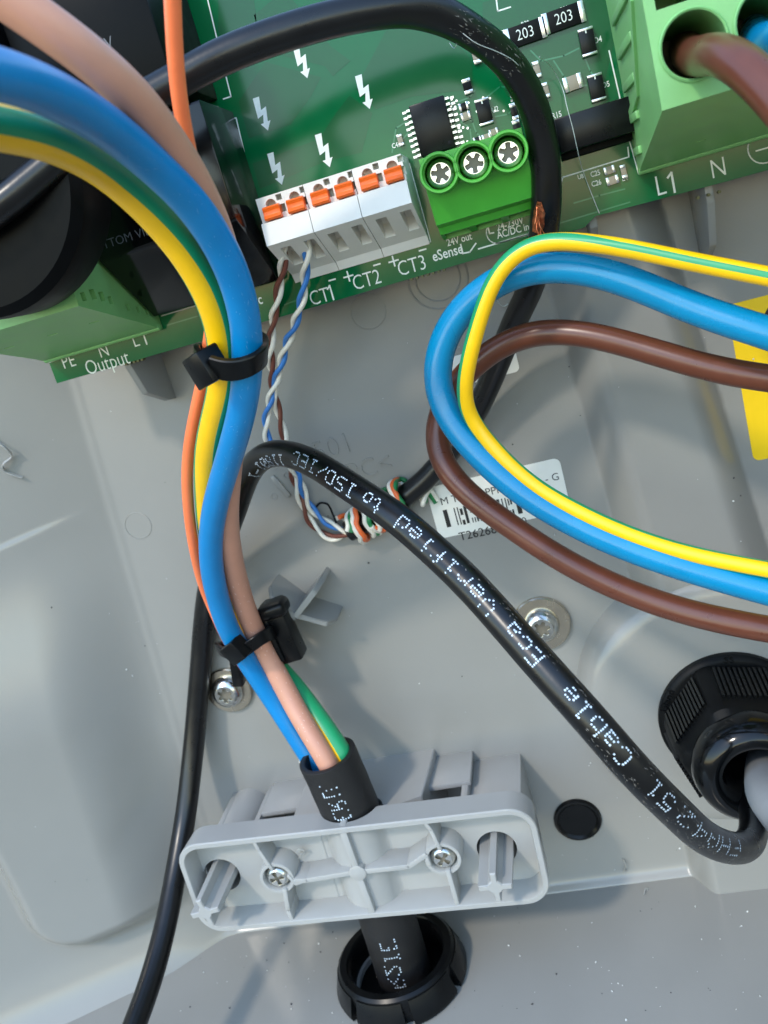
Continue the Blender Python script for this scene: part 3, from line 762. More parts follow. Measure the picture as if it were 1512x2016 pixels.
def gy_tube(name, s, r, spans, parent=None, n=48):
    """yellow insulation with green stripes; spans: (pixel x, y, stripe middle, stripe width) around the outward side, in degrees"""
    fr = vframes(s)
    ks = [near(s, x, y) for x, y, a, b in spans]
    o_ = np.argsort(ks); ks = np.array(ks)[o_]
    mids = np.interp(np.arange(len(s)), ks, np.array([q[2] for q in spans], float)[o_])
    wids = np.interp(np.arange(len(s)), ks, np.array([q[3] for q in spans], float)[o_])
    # ring vertices sit exactly on the stripe borders, so the edge of the green runs clean
    t_, u_, v_ = fr; q4 = n // 4; K = len(s); nv = q4 * 4
    w1 = wids; w2 = wids * 0.8; st = mids - wids / 2
    knots = [(0 * w1, w1), (w1, 180 + 0 * w1), (180 + 0 * w1, 180 + w2), (180 + w2, 360 + 0 * w1)]
    ang = np.concatenate([lo[:, None] + (hi - lo)[:, None] * (np.arange(q4) / q4)[None, :] for lo, hi in knots], 1)
    ang = np.radians(ang + st[:, None])
    vs = s[:, None, :] + (u_[:, None, :] * np.cos(ang)[..., None] + v_[:, None, :] * np.sin(ang)[..., None]) * r
    fs, mi = [], []
    for k in range(K - 1):
        for i in range(nv):
            j = (i + 1) % nv; fs.append((k * nv + i, k * nv + j, (k + 1) * nv + j, (k + 1) * nv + i)); mi.append(1 if (i // q4) % 2 == 0 else 0)
    fs += [tuple(range(nv))[::-1], tuple((K - 1) * nv + i for i in range(nv))]; mi += [0, 0]
    return obj(name, mesh(vs.reshape(-1, 3), fs, mi), [YEL, GRN], parent, 60)
gy_tube('earth_core', s_gy, RC, [(0, 250, -22, 74), (223, 345, -34, 84), (400, 557, -62, 92), (440, 709, -66, 95), (407, 905, -72, 95), (505, 1275, -70, 100), (590, 1364, -42, 105), (674, 1482, -30, 105)], sup)['label'] = 'green and yellow striped core'
tube('pilot_core', s_org, 1.2, ORG, sup, n=18)['label'] = 'thin orange core'
# cut strands poking out beside the blue core
for k in range(9):
    a = P(606 + random.uniform(-6, 8), 1500 + random.uniform(-4, 4), 19)
    q = [a + np.array([0, 0, -1.5]), a + np.array([random.uniform(-1, .6), random.uniform(0, 1.2), .8]), a + np.array([random.uniform(-1.8, .8), random.uniform(.4, 1.9), random.uniform(0, 1.5)])]
    tube('filler_thread', catmull(q, 0.3), 0.16, WHT, sup, n=6)

# ---- dot-matrix print on cables
FONT = {'C': '0e11101010110e', 'a': '00000e010f110f', 'b': '10101e1111111e', 'l': '0c04040404040e', 'e': '00000e111f100e', 'E': '1f10101e10101f', 'c': '00000e1010110e', 'V': '11111111110a04', 'r': '00001619101010', 'i': '04000c0404040e',
        'f': '0609081c080808', 'd': '01010f1111110f', 't': '08081c08080906', 'o': '00000e1111110e', 'I': '0e04040404040e', 'S': '0f10100e01011e', 'O': '0e11111111110e', '/': '01010204081010', '1': '040c040404040e', '8': '0e11110e11110e',
        '0': '0e11131519110e', '-': '0000001f000000', 'F': '1f10101e101010', 'H': '1111111f111111', '5': '1f101e0101110e', '2': '0e11010204081f', 'A': '040a11111f1111', 'T': '1f040404040404', 'U': '1111111111110e', 'R': '1e11111e141211', 'L': '1010101010101f', 'X': '11110a040a1111', '4': '02060a121f0202', 'M': '111b1515111111'}
FONT['t'] = '08081c08080906'
def dot_print(s, r, words, parent, height=3.0, dot=0.37, flip=1, off=0.0, keep=0.96, m=None):
    """ink-jet dots lying on the sheath; words: (text, start pixel, end pixel, angle offset deg)"""
    tt, uu, vv = vframes(s)
    vs, fs = [], []
    ds = np.r_[0, np.cumsum(np.linalg.norm(np.diff(s, axis=0), axis=1))]
    for wd, p0, p1, ao in words:
        a0, a1 = ds[near(s, *p0)], ds[near(s, *p1)]
        L = (a1 - a0) / len(wd)
        for ci, ch in enumerate(wd):
            rows_ = FONT.get(ch)
            if not rows_: continue
            for ry in range(7):
                bits = int(rows_[ry * 2:ry * 2 + 2], 16)
                for rx in range(5):
                    if not bits >> (4 - rx) & 1 or random.random() > keep: continue
                    d = a0 + L * (ci + (rx + 0.5) / 6.0) + random.uniform(-.03, .03)
                    yy = (3 - ry) * height / 7.0 + random.uniform(-.03, .03)
                    ang = math.radians(ao) - flip * yy / r
                    k = np.clip(np.searchsorted(ds, d) - 1, 0, len(s) - 2); f_ = (d - ds[k]) / (ds[k + 1] - ds[k])
                    c_ = s[k] * (1 - f_) + s[k + 1] * f_; tk, uk, vk = tt[k], uu[k], vv[k]
                    nr = uk * math.cos(ang) + vk * math.sin(ang); sd = np.cross(nr, tk)
                    c_ = c_ + nr * (r + 0.035); b = len(vs)
                    h = dot / 2 * random.uniform(.85, 1.15)
                    for i in range(6):
                        a = i * math.pi / 3; vs.append(c_ + tk * math.cos(a) * h * 1.1 + sd * math.sin(a) * h)
                    fs.append(tuple(range(b, b + 6)))
    return tag(obj('printed_text', mesh(vs, fs), m or DOTS, parent, 0), kind='stuff')
dot_print(ss, R_SH, [('LL', (668, 1528), (663, 1500), 24), ('ER', (690, 1575), (676, 1535), 20), ('E', (712, 1625), (701, 1592), 22), ('IE', (795, 1850), (775, 1800), 16), ('R2', (810, 1900), (797, 1852), 22)], sup, height=4.6, dot=0.42, off=0, keep=0.75)

# ================================================================== printed black data cable looping over everything
RD = 2.9
C_D = [(1478, 1560, 28), (1482, 1600, 38), (1484, 1640, 50), (1468, 1668, 60), (1428, 1668, 69), (1380, 1645, 76), (1337, 1604, 81), (1272, 1541, 84.5), (1212, 1475, 85), (1153, 1405, 83), (1112, 1361, 81), (1012, 1248, 75), (914, 1138, 68), (850, 1080, 63), (785, 1022, 58), (714, 974, 51), (671, 946, 46), (622, 914, 39), (583, 897, 33), (537, 889, 27), (503, 906, 23), (482, 945, 19), (464, 1000, 15), (442, 1060, 11), (419, 1120, 7), (407, 1180, 4.5), (400, 1250, 3.4), (395, 1310, 3.4), (383, 1453, 5.5), (366, 1602, 13), (346, 1719, 23), (327, 1818, 33), (300, 1921, 44), (266, 2016, 55), (225, 2120, 66)]
s_d = path(C_D)
dcab = empty('data_cable', P(1512, 1575, 34), 'glossy black cable with white dotted print arching from the gland across the wall', 'cable')
tube('sheath', s_d, RD, SHEATH, dcab, n=36, rmod=lumpy(5, amp=0.008))
def scuffs(s, r, pa, pb, count, parent, a0, a1, m):
    '''short pale scratches lying on a sheath'''
    tt, uu, vv = vframes(s); k0, k1 = sorted((near(s, *pa), near(s, *pb))); vs, fs = [], []
    for _ in range(count):
        kf = random.uniform(k0, k1 - 1.01); k = int(kf); a = math.radians(random.uniform(a0, a1)); L = random.choice((.25, .4, .6, 1.1)); w_ = random.uniform(.05, .13)
        nr = uu[k] * math.cos(a) + vv[k] * math.sin(a); sd = np.cross(nr, tt[k]); c_ = s[k] * (1 - kf + k) + s[k + 1] * (kf - k) + nr * (r * 1.012 + 0.02)
        an = random.gauss(0, .35); d1 = tt[k] * math.cos(an) + sd * math.sin(an); d2 = np.cross(nr, d1); b = len(vs)
        vs += [c_ - d1 * L / 2, c_ + d2 * w_ / 2, c_ + d1 * L / 2, c_ - d2 * w_ / 2]; fs.append((b, b + 1, b + 2, b + 3))
    tag(obj('scuffs', mesh(vs, fs), m, parent, 0), kind='stuff')
SCUFF = mat('scuffed_sheath', (128, 124, 118), 0.7, vary=0.3, scale=3000)
scuffs(s_d, RD, (1465, 1670), (1150, 1400), 260, dcab, -80, -18, SCUFF); scuffs(s_d, RD, (1465, 1670), (1300, 1570), 160, dcab, -60, 75, SCUFF); scuffs(s_d, RD, (1150, 1400), (900, 1120), 70, dcab, 25, 75, SCUFF); scuffs(s_d, RD, (1400, 1655), (1200, 1460), 110, dcab, 25, 80, SCUFF)
dot_print(s_d, RD, [('FHA42', (1425, 1672), (1305, 1572), 8), ('51', (1300, 1565), (1252, 1518), 4), ('Cable', (1222, 1484), (1106, 1352), 2), ('Eca', (1070, 1312), (1000, 1234), 0), ('Verified', (978, 1210), (790, 1026), -4), ('to', (768, 1008), (735, 986), -6), ('ISO/IEC', (718, 976), (598, 900), -12), ('11801-1', (580, 895), (492, 918), -38)], dcab)

# ================================================================== network cable with its four thin pairs
ncab = empty('network_cable', P(690, 1045, 0), 'black network cable running up over the board, thin coloured pairs wound round its cut end', 'cable')
C_N = [(-160, 500, 70), (-60, 446, 70), (0, 408, 70), (60, 358, 68), (130, 300, 66), (220, 232, 64), (300, 185, 62), (363, 151, 61), (433, 112, 60), (504, 84, 59), (562, 64, 58), (650, 38, 56), (724, 24, 54), (790, 15, 51), (840, 17, 49), (880, 31, 47), (919, 56, 45), (972, 91, 42), (1018, 142, 39), (1043, 187, 37), (1061, 238, 34.5), (1071, 284, 33), (1076, 331, 32), (1077, 390, 30.5), (1072, 453, 28), (1060, 510, 25), (1045, 567, 21), (1014, 630, 15), (974, 730, 9), (941, 803, 6), (895, 876, 4), (838, 945, 3.2), (799, 976, 3.1), (745, 1012, 3.1), (686, 1046, 3.1)]
s_n = path(C_N, it=25); RN = 2.72
kinks = [near(s_n, 850, 18), near(s_n, 1076, 420)]
def nmod(a, k):
    e = np.ones(len(k))
    for kk, w_, am in ((kinks[0], 5, 0.10), (kinks[1], 7, 0.05)):
        e = e - am * np.exp(-((k - kk) / w_) ** 2) * np.cos(2 * a)
    return e
tube('sheath', s_n, RN, SHEATH, ncab, n=34, fr=vframes(s_n), rmod=nmod)
# torn sheath showing the copper braid
k0, k1 = near(s_n, 1078, 392), near(s_n, 1072, 455)
tt, uu, vv = vframes(s_n); vs, fs = [], []
M_ = 9; span = range(k0, k1)
for ii, k in enumerate(span):
    f_ = ii / max(1, len(span) - 1); half = 26 * math.sin(math.pi * min(1, 0.1 + 0.9 * f_) * 0.75) * random.uniform(.75, 1.15) + 4
    for i in range(M_):
        a = math.radians(28 + (i / (M_ - 1) * 2 - 1) * half)
        vs.append(s_n[k] + (uu[k] * math.cos(a) - vv[k] * math.sin(a) * -1) * (RN + 0.05 + 0.12 * random.random()))
for k in range(len(span) - 1):
    for i in range(M_ - 1): fs.append((k * M_ + i, k * M_ + i + 1, (k + 1) * M_ + i + 1, (k + 1) * M_ + i))
obj('copper_braid', mesh(vs, fs), COPPER, ncab, 60)
for kq in range(7):
    k = k0 + 1 + kq; a = math.radians(20 + random.uniform(-10, 22)); d = uu[k] * math.cos(a) + vv[k] * math.sin(a)
    b = s_n[k] + d * RN
    tube('braid_strand', catmull([b, b + d * 0.5 + np.array([0, -1.2, 0]), b + d * random.uniform(.2, 1.0) + np.array([random.uniform(-.8, .8), -2.8, 0])], 0.4), 0.09, COPPER, ncab, n=6)
def twisted(px, ma, mb, pitch, rad=0.56, rw=0.55, ph=0.0, pts=None):
    s = smooth_line(catmull(pts if pts is not None else [P(*q) for q in px], 0.35), 12)
    t_, u_, v_ = tframes(s); d = np.r_[0, np.cumsum(np.linalg.norm(np.diff(s, axis=0), axis=1))]
    for m_, p0, nm in ((ma, 0, None), (mb, math.pi, None)):
        a = ph + p0 + d / pitch * 2 * math.pi
        q = s + (u_ * np.cos(a)[:, None] + v_ * np.sin(a)[:, None]) * rad
        tube('thin_wire', q, rw, m_, ncab, n=10)
twisted([(601, 470, 29), (604, 495, 28), (603, 516, 27.5), (599, 553, 25), (597, 579, 24), (587, 614, 22), (577, 648, 19.5), (562, 682, 17), (554, 712, 15), (544, 746, 13), (534, 778, 11.5), (526, 812, 10), (523, 844, 9), (530, 872, 8), (556, 902, 6.5), (584, 932, 4.5), (594, 957, 3.2), (606, 990, 2.2), (630, 1019, 2), (660, 1037, 2.4), (684, 1046, 3.0)], TBL, WHT, 11.5, ph=0.6)
twisted([(560, 475, 29), (560, 497, 28), (558, 515, 27.5), (552, 548, 25), (546, 587, 23), (538, 627, 20), (534, 659, 18), (533, 690, 16), (533, 720, 14), (536, 746, 12), (541, 778, 10.5), (548, 812, 9), (557, 847, 8), (564, 880, 7), (573, 920, 5), (583, 957, 3), (595, 993, 2), (611, 1027, 1.8), (630, 1047, 1.8), (655, 1060, 2), (684, 1050, 3)], TBR, WHT, 13.0, ph=2.2)
def wrap(pxa, pxb, turns, rr, ma, mb, ph, tail=None):
    k0, k1 = near(s_n, *pxa), near(s_n, *pxb)
    ks = np.linspace(k0, k1, int(turns * 26) + 4)
    t_, u_, v_ = tframes(s_n, (0, 0, 1))
    for m_, dp, ds_ in ((ma, 0, 0.0), (mb, 0.42, 0.9)):
        pts = []
        for i, kf in enumerate(ks):
            k = int(np.clip(kf, 0, len(s_n) - 1)); a = ph + dp * 0.4 + turns * 2 * math.pi * i / (len(ks) - 1)
            r_ = rr + 0.7 * math.sin(i * 0.9 + ph) * 0.3
            p = s_n[k] + (u_[k] * math.cos(a) + v_[k] * math.sin(a)) * r_ + t_[k] * ds_
            p[2] = max(p[2], 0.6)
            pts.append(p)
        if tail: pts += [P(*q) + np.array([ds_ * .8, ds_ * .5, 0]) for q in tail]
        tube('thin_wire', smooth_line(catmull(pts, 0.4), 6), 0.62, m_, ncab, n=10)
wrap((680, 1048), (738, 1016), 1.7, 4.2, TOR, WHT, 2.6)
wrap((698, 1041), (775, 993), 2.4, 4.0, TGR, WHT, 1.2)
wrap((745, 1012), (800, 973), 1.5, 4.7, TOR, WHT, 0.3)
wrap((765, 1000), (812, 966), 1.6, 4.5, TGR, WHT, 2.0, tail=[(840, 968, 2.0), (850, 978, 0.8), (858, 990, 0.7)])
tube('rip_cord', catmull([P(622, 998, 1.0), P(632, 990, 2.2), P(645, 993, 2.6), (P(655, 1012, 2.2)), P(662, 1030, 3)], 0.4), 0.28, BLK, ncab, n=8)

# ================================================================== the three looped wires on the right
C_RB = [(1800, 770, 58), (1600, 688, 54), (1512, 655, 52), (1412, 625, 49), (1318, 588, 46), (1224, 548, 43.5), (1153, 530, 42), (1082, 523, 40.5), (1035, 529, 39.5), (988, 546, 38.5), (946, 572, 37.5), (911, 604, 37), (881, 644, 36.5), (862, 694, 36.5), (856, 734, 36.5), (861, 774, 36.5), (875, 811, 37), (901, 849, 38), (941, 893, 39.5), (1003, 950, 42), (1076, 1000, 44.5), (1168, 1048, 47.5), (1255, 1084, 50), (1369, 1122, 53), (1512, 1162, 56), (1600, 1185, 58), (1800, 1230, 62)]
s_rb = path(C_RB)
o = tube('looped_wire', s_rb, 2.75, BLUE2, None, n=36, rmod=lumpy(3, amp=0.006)); tag(o, 'thick bright blue wire bent into a loop on the right', 'wire', 'three looped wires on the right')
C_RN = [(1800, 790, 48), (1600, 756, 44), (1512, 745, 42), (1412, 729, 40), (1318, 702, 37), (1224, 674, 34), (1153, 657, 32), (1092, 651, 30), (1040, 656, 28.5), (988, 676, 27.5), (946, 706, 27), (908, 741, 27), (876, 785, 27.5), (858, 830, 28.5), (855, 872, 30), (867, 912, 31.5), (896, 949, 33.5), (948, 996, 36.5), (1017, 1044, 39.5), (1095, 1096, 42.5), (1186, 1144, 45), (1278, 1182, 47.5), (1369, 1210, 50), (1512, 1239, 53), (1600, 1252, 54), (1800, 1275, 57)]
o = (lambda sn: tube('looped_wire', sn, 2.5, BROWN, None, n=60, fr=vframes(sn), rmod=lumpy(4, 0.45, amp=0.006)))(path(C_RN)); tag(o, 'shiny brown wire bent into a loop, lowest of the three on the right', 'wire', 'three looped wires on the right')
C_RY = [(1800, 605, 64), (1600, 562, 60), (1512, 544, 58), (1365, 516, 54), (1224, 487, 50), (1130, 475, 47.5), (1082, 474, 46.5), (1040, 482, 45.5), (1005, 505, 45), (981, 534, 45), (962, 571, 45), (944, 628, 44.5), (928, 684, 44), (918, 731, 43), (912, 769, 42), (915, 800, 41), (931, 832, 40), (960, 868, 40.5), (1000, 912, 42), (1062, 963, 44.5), (1178, 1026, 48.5), (1271, 1064, 51), (1364, 1092, 53.5), (1508, 1121, 57), (1600, 1138, 59), (1800, 1172, 63)]
s_ry = path(C_RY, it=20)
o = gy_tube('looped_wire', s_ry, 1.55, [(1512, 544, 8, 36), (1224, 487, 14, 42), (1082, 474, 46, 58), (981, 534, 60, 60), (928, 684, 68, 56), (912, 769, 72, 70), (931, 832, 95, 70), (1062, 963, 112, 80), (1271, 1064, 110, 80), (1508, 1121, 100, 80)], None, 40)
tag(o, 'thin green and yellow striped wire looped over the bright blue one', 'wire', 'three looped wires on the right')
# wires in the input terminal
def wire_in(px, r, m, lab):
    o = tube('terminal_wire', path(px, it=15), r, m, None, n=32); tag(o, lab, 'wire', 'wires entering the large pale green terminal')
wire_in([(1352, 96, 40), (1360, 108, 52), (1375, 112, 60), (1405, 106, 68), (1445, 118, 75), (1490, 152, 80), (1540, 205, 84), (1600, 280, 88), (1720, 440, 92)], 2.75, BROWN, 'brown wire curving out of the large pale green terminal')
wire_in([(1490, 62, 40), (1497, 78, 52), (1506, 86, 58), (1528, 78, 64), (1560, 70, 70), (1620, 70, 76), (1800, 95, 80)], 2.75, BLUE2, 'blue wire at the right edge entering the large pale green terminal')

# ================================================================== cable ties
def tie(name, pts, wdir, lab, head, hdim, hrot, wid=3.4, th=0.9):
    t_ = empty(name, pts[0], lab, 'cable tie', 'black cable ties')
    s = smooth_line(catmull(list(pts), 0.6), 4)
    obj('strap', ribbon_mesh(s, wdir, wid, th), BLK, t_, 40)
    bm = bmesh.new(); bm_box(bm, (0, 0, 0), hdim, 0.35)
    hx, hy, hz = hrot
    Mx = Matrix.Translation(Vector(head)) @ Matrix.Rotation(math.radians(hz), 4, 'Z') @ Matrix.Rotation(math.radians(hy), 4, 'Y') @ Matrix.Rotation(math.radians(hx), 4, 'X')
    bm.transform(Mx); me = from_bm(bm)
    bm2 = bmesh.new(); bm_box(bm2, (-hdim[0] * 0.42, 0, 0.1), (hdim[0] * 0.5, hdim[1] * 0.62, hdim[2] * 0.52)); bm2.transform(Mx)
    hd = obj('head', boolcut(me, [from_bm(bm2)]), BLK, t_, 30)
    bm3 = bmesh.new(); bm_box(bm3, (-hdim[0] * 0.30, 0, -hdim[2] * 0.08), (hdim[0] * 0.36, hdim[1] * 0.4, hdim[2] * 0.16), 0.1); bm3.transform(Mx)
    obj('pawl', from_bm(bm3), BLKM, hd)
    return t_
T1 = [P(*q) for q in ((418, 722, 70), (440, 728, 70.5), (470, 727, 70.5), (498, 717, 69.5), (516, 704, 67), (522, 688, 61), (514, 676, 54), (490, 674, 48), (450, 684, 44.5), (412, 694, 44.5), (391, 698, 49), (388, 702, 56), (394, 712, 63), (404, 718, 67))]
i1 = near(s_blue, 487, 720); ax1 = s_blue[i1 + 3] - s_blue[i1 - 3]
tie('cable_tie', T1, ax1, 'black cable tie round the yellow and blue cores below the board', P(408, 722, 68), (5.2, 5.6, 4.6), (0, -34, 14), 4.1, 1.1)
T2 = [P(*q) for q in ((470, 1288, 24.5), (490, 1274, 24.8), (512, 1258, 24), (530, 1248, 21), (538, 1246, 16), (530, 1252, 11), (505, 1262, 6.5), (470, 1268, 7), (440, 1274, 11), (430, 1276, 17), (436, 1282, 22), (452, 1288, 24))]
i2 = near(s_pink, 513, 1271); ax2 = s_pink[i2 + 3] - s_pink[i2 - 3]
tie('cable_tie', T2, ax2, 'black cable tie round the cores just above the cut sheath', P(466, 1279, 25.2), (5.4, 5.2, 4.2), (0, -20, 28), 3.2, 1.0)
# tie mount pushed onto the star-shaped carrier
mnt = empty('tie_mount', P(545, 1250, 8), 'black clip-on tie mount on the grey star-shaped rib', 'tie mount')
q0, q1 = P(522, 1202, 17), P(566, 1300, 17)
mid = (q0 + q1) / 2; ang = math.degrees(math.atan2(q1[1] - q0[1], q1[0] - q0[0])); L = float(np.linalg.norm(q1 - q0))
bm = bmesh.new(); bm_box(bm, (mid[0] + 1.0, mid[1], 14.0), (L + 2.0, 5.6, 6.0), 0.7, ang, 2); obj('body', from_bm(bm), BLK, mnt, 40)
bm = bmesh.new(); bm_box(bm, (mid[0] - 1.2, mid[1], 16.2), (L, 1.7, 3.0), 0.5, ang, 2); obj('side_bar', from_bm(bm), BLK, mnt, 40)
bm = bmesh.new(); bm_box(bm, (q0[0] + 1.6, q0[1] - 0.5, 15.6), (3.6, 7.4, 6.4), 1.2, ang, 3); obj('hook', from_bm(bm), BLK, mnt, 40)
q0, q1 = P(452, 1280, 15), P(470, 1345, 12)
mid = (q0 + q1) / 2; ang = math.degrees(math.atan2(q1[1] - q0[1], q1[0] - q0[0]))
bm = bmesh.new(); bm_box(bm, (mid[0], mid[1], 11.5), (np.linalg.norm(q1 - q0) + 1, 3.0, 3.2), 0.6, ang, 2); obj('side_bar', from_bm(bm), BLK, mnt, 40)
box('foot', (-88.5, -82, 9), (14, 4, 2.0), BLK, mnt, 0.4, 25)

# ================================================================== loose clamp half
bar = empty('cable_clamp', (CXB, -150, 31), 'pale grey open-backed clamp bar screwed down over the black cable', 'cable clamp')
BCX, BCY, BROT = -71.6, -137.1, -2.3
def L2(a, b): return rotz((BCX + a, BCY + b), (BCX, BCY), BROT)
def zback(x): 
    d = 7.75 ** 2 - (x - CXB) ** 2
    return max(26.6, CZB + math.sqrt(d)) if d > 0 else 26.6
ZF = 34.6
def dens(out, step=0.8):
    o2 = []
    for a, b in zip(out, out[1:] + out[:1]):
        d = math.hypot(b[0] - a[0], b[1] - a[1]); k = max(1, int(d / step))
        for i in range(k): o2.append((a[0] + (b[0] - a[0]) * i / k, a[1] + (b[1] - a[1]) * i / k))
    return o2
OW, OH = 45.0, 13.4
out_o = dens(rrect(-OW, -OH, OW, OH, 6.2, 8))
def inset(p, d):      # same point on the inset outline
    cx_ = max(-OW + 6.2, min(OW - 6.2, p[0])); cy_ = max(-OH + 6.2, min(OH - 6.2, p[1]))
    dx, dy = p[0] - cx_, p[1] - cy_; l = math.hypot(dx, dy)
    return (p[0] - dx / l * d, p[1] - dy / l * d)
n_ = len(out_o); vs, fs = [], []
rows = []
for dI, zz in ((0.9, 'b'), (0.35, 'b2'), (0.0, ZF - 0.3), (0.25, ZF), (1.35, ZF), (1.6, ZF - 0.3), (1.9, 'f')):
    row = []
    for p in out_o:
        q = L2(*inset(p, dI)); z = zback(q[0]) if zz == 'b' else zback(q[0]) + 0.25 if zz == 'b2' else zback(q[0]) + 0.6 if zz == 'f' else zz
        row.append((q[0], q[1], z))
    rows.append(row)
for r in rows: vs += r
K_ = len(rows)
for k in range(K_ - 1):
    for i in range(n_):
        j = (i + 1) % n_; fs.append((k * n_ + i, k * n_ + j, (k + 1) * n_ + j, (k + 1) * n_ + i))
obj('rim', mesh(vs, fs), GREYC, bar, 40)
# back plate: flat ends with pin holes, arched middle over the cable
hl = rotz((-110.0, -137.0), (BCX, BCY), -BROT); hr = rotz((-38.2, -140.4), (BCX, BCY), -BROT)
def half_out(s_):
    pts = [p for p in rrect(-OW + 0.8, -OH + 0.8, OW - 0.8, OH - 0.8, 5.4, 6) if p[0] * s_ > 9.5]
    ed = [(9.2 * s_, OH - 0.8), (9.2 * s_, -OH + 0.8)] if s_ < 0 else [(9.2 * s_, -OH + 0.8), (9.2 * s_, OH - 0.8)]
    ang_ = sorted(pts + ed, key=lambda p: math.atan2(p[1], p[0] - 27 * s_))
    return ang_
for s_, h_ in ((-1, hl), (1, hr)):
    o_ = [L2(*p) for p in half_out(s_)]
    c_ = L2(h_[0] - BCX, h_[1] - BCY)
    plate('back_plate', [o_, circ(c_[0], c_[1], 4.9, 36)], 26.6, 27.9, GREYC, bar)
vs, fs = [], []
xs_ = np.linspace(-9.6, 9.6, 33)
for a in xs_:
    for b in (OH - 0.6, -OH + 0.6):
        q = L2(a, b); z = zback(q[0]); vs += [(q[0], q[1], z), (q[0], q[1], z + 1.15)]
for i in range(len(xs_) - 1):
    a, b = i * 4, (i + 1) * 4
    fs += [(a + 1, b + 1, b + 3, a + 3), (a, a + 2, b + 2, b), (a, b, b + 1, a + 1), (a + 2, a + 3, b + 3, b + 2)]
obj('arch_plate', mesh(vs, fs), GREYC, bar, 40)
def bar_rib(pts, wd=1.25, z1=ZF - 0.15, z0=27.4):
    """upright web following local points of the bar"""
    for (a, b) in zip(pts[:-1], pts[1:]):
        A, C = L2(*a), L2(*b); mx, my = (A[0] + C[0]) / 2, (A[1] + C[1]) / 2; L = math.hypot(C[0] - A[0], C[1] - A[1]); an = math.degrees(math.atan2(C[1] - A[1], C[0] - A[0]))
        box('web', (mx, my, (z0 + z1) / 2), (L + wd * 0.6, wd, z1 - z0), GREYC, bar, 0.25, an)
bar_rib([(-0.9, OH - 0.6), (-0.2, 0), (0.6, -OH + 0.6)], 1.7)
bar_rib([(-16.5, -0.6), (-13.6, -0.8), (-0.3, 0.2)], 1.4, ZF - 0.35); bar_rib([(0.3, 0.2), (12.6, 0.3), (17.4, 3.0)], 1.4, ZF - 0.25)
lathe('web_joint', [(2.1, 28.6), (2.1, ZF - 0.1), (1.9, ZF)], (*L2(-0.15, 0.1), 0), GREYC, bar, n=20)
SL, SR = P(546, 1728, 33.5), P(872, 1690, 33.5)
sl = rotz(SL[:2], (BCX, BCY), -BROT); sr = rotz(SR[:2], (BCX, BCY), -BROT)
sl = (sl[0] - BCX, sl[1] - BCY); sr = (sr[0] - BCX, sr[1] - BCY)
bar_rib([(sl[0] - 2.8, OH - 0.7), (sl[0] - 2.2, OH - 4.2), (sl[0] - 0.4, sl[1] + 3)], 1.0, ZF - 0.3); bar_rib([(sl[0] + 1.2, sl[1] - 3.2), (sl[0] + 0.4, -OH + 4.5), (sl[0] + 0.6, -OH + 0.7)], 1.2, ZF - 0.2); bar_rib([(sl[0] + 3.2, sl[1] + 0.6), (sl[0] + 4.4, sl[1] - 2.0), (-13.6, -0.8)], 0.9, ZF - 0.4)
bar_rib([(sr[0] - 2.2, OH - 0.7), (sr[0] - 1.0, OH - 3.6), (sr[0], sr[1] + 3)], 1.0, ZF - 0.3); bar_rib([(sr[0] + 0.6, sr[1] - 3.2), (sr[0] + 0.8, -OH + 0.7)], 1.2, ZF - 0.2); bar_rib([(sr[0] - 3.4, sr[1] - 1.0), (17.4, 3.0)], 0.9, ZF - 0.3)
for c_ in (SL, SR):
    lathe('screw_boss', [(4.7, 27.4), (4.55, 33.6), (4.35, 33.9), (3.65, 33.9), (3.45, 33.5), (3.45, 27.6)], (c_[0], c_[1], 0), GREYC, bar, n=36, close=True)
for c_, lab, rr in ((SL, 'small cross-head screw in the left half of the clamp bar', 12), (SR, 'small cross-head screw in the right half of the clamp bar', 50)):
    e = empty('clamp_screw', (c_[0], c_[1], 30), lab, 'screw', 'screws in the clamp bar')
    h_ = screw_head('head', c_[0], c_[1], 31.6, 3.1, 2.3, STEEL, e, 4, rr, 0.6, 0.2, 0.55)
    lathe('shank', [(1.3, 0), (1.3, 8)], (c_[0], c_[1], 24.5), STEEL, e, n=16)

# ================================================================== grommet in the floor
GRX, GRZ = -73.2, 24.0
gro = empty('cable_grommet', (GRX, -178, GRZ), 'black castellated rubber grommet where the thick cable leaves through the floor', 'grommet')
lathe('collar', [(12.6, -9.0), (12.9, 6.4), (13.4, 7.2), (15.2, 7.2), (15.9, 6.5), (16.1, 5.2), (15.7, 2.5), (15.6, -0.3)], (GRX, -178.2, GRZ), BLK, gro, n=64, axis='Y', close=True)
for k in range(7):
    a0 = 2 * math.pi * k / 7 + 0.55; da = 2 * math.pi / 7 * 0.86; vs, fs = [], []
    M_ = 9
    for i in range(M_):
        a = a0 + da * i / (M_ - 1)
        for r_, h_ in ((15.5, 3.8), (16.2, 3.9), (17.9, -1.4), (17.6, -2.6), (15.0, -2.6)):
            vs.append((GRX + r_ * math.cos(a), -176.0 + h_, GRZ - r_ * math.sin(a)))
    for i in range(M_ - 1):
        for j in range(5): fs.append((i * 5 + j, i * 5 + (j + 1) % 5, (i + 1) * 5 + (j + 1) % 5, (i + 1) * 5 + j))
    fs += [(0, 1, 2, 3, 4)[::-1], tuple((M_ - 1) * 5 + j for j in range(5))]
    obj('finger', mesh(vs, fs), BLK, gro, 40)

lathe('membrane', [(7.2, -0.5), (7.2, 0.5), (12.9, 0.8), (12.9, -0.8)], (GRX + 0.5, -180.5, GRZ), BLKM, gro, n=48, axis='Y', close=True)  # black ring added to block light leaking up through the floor hole

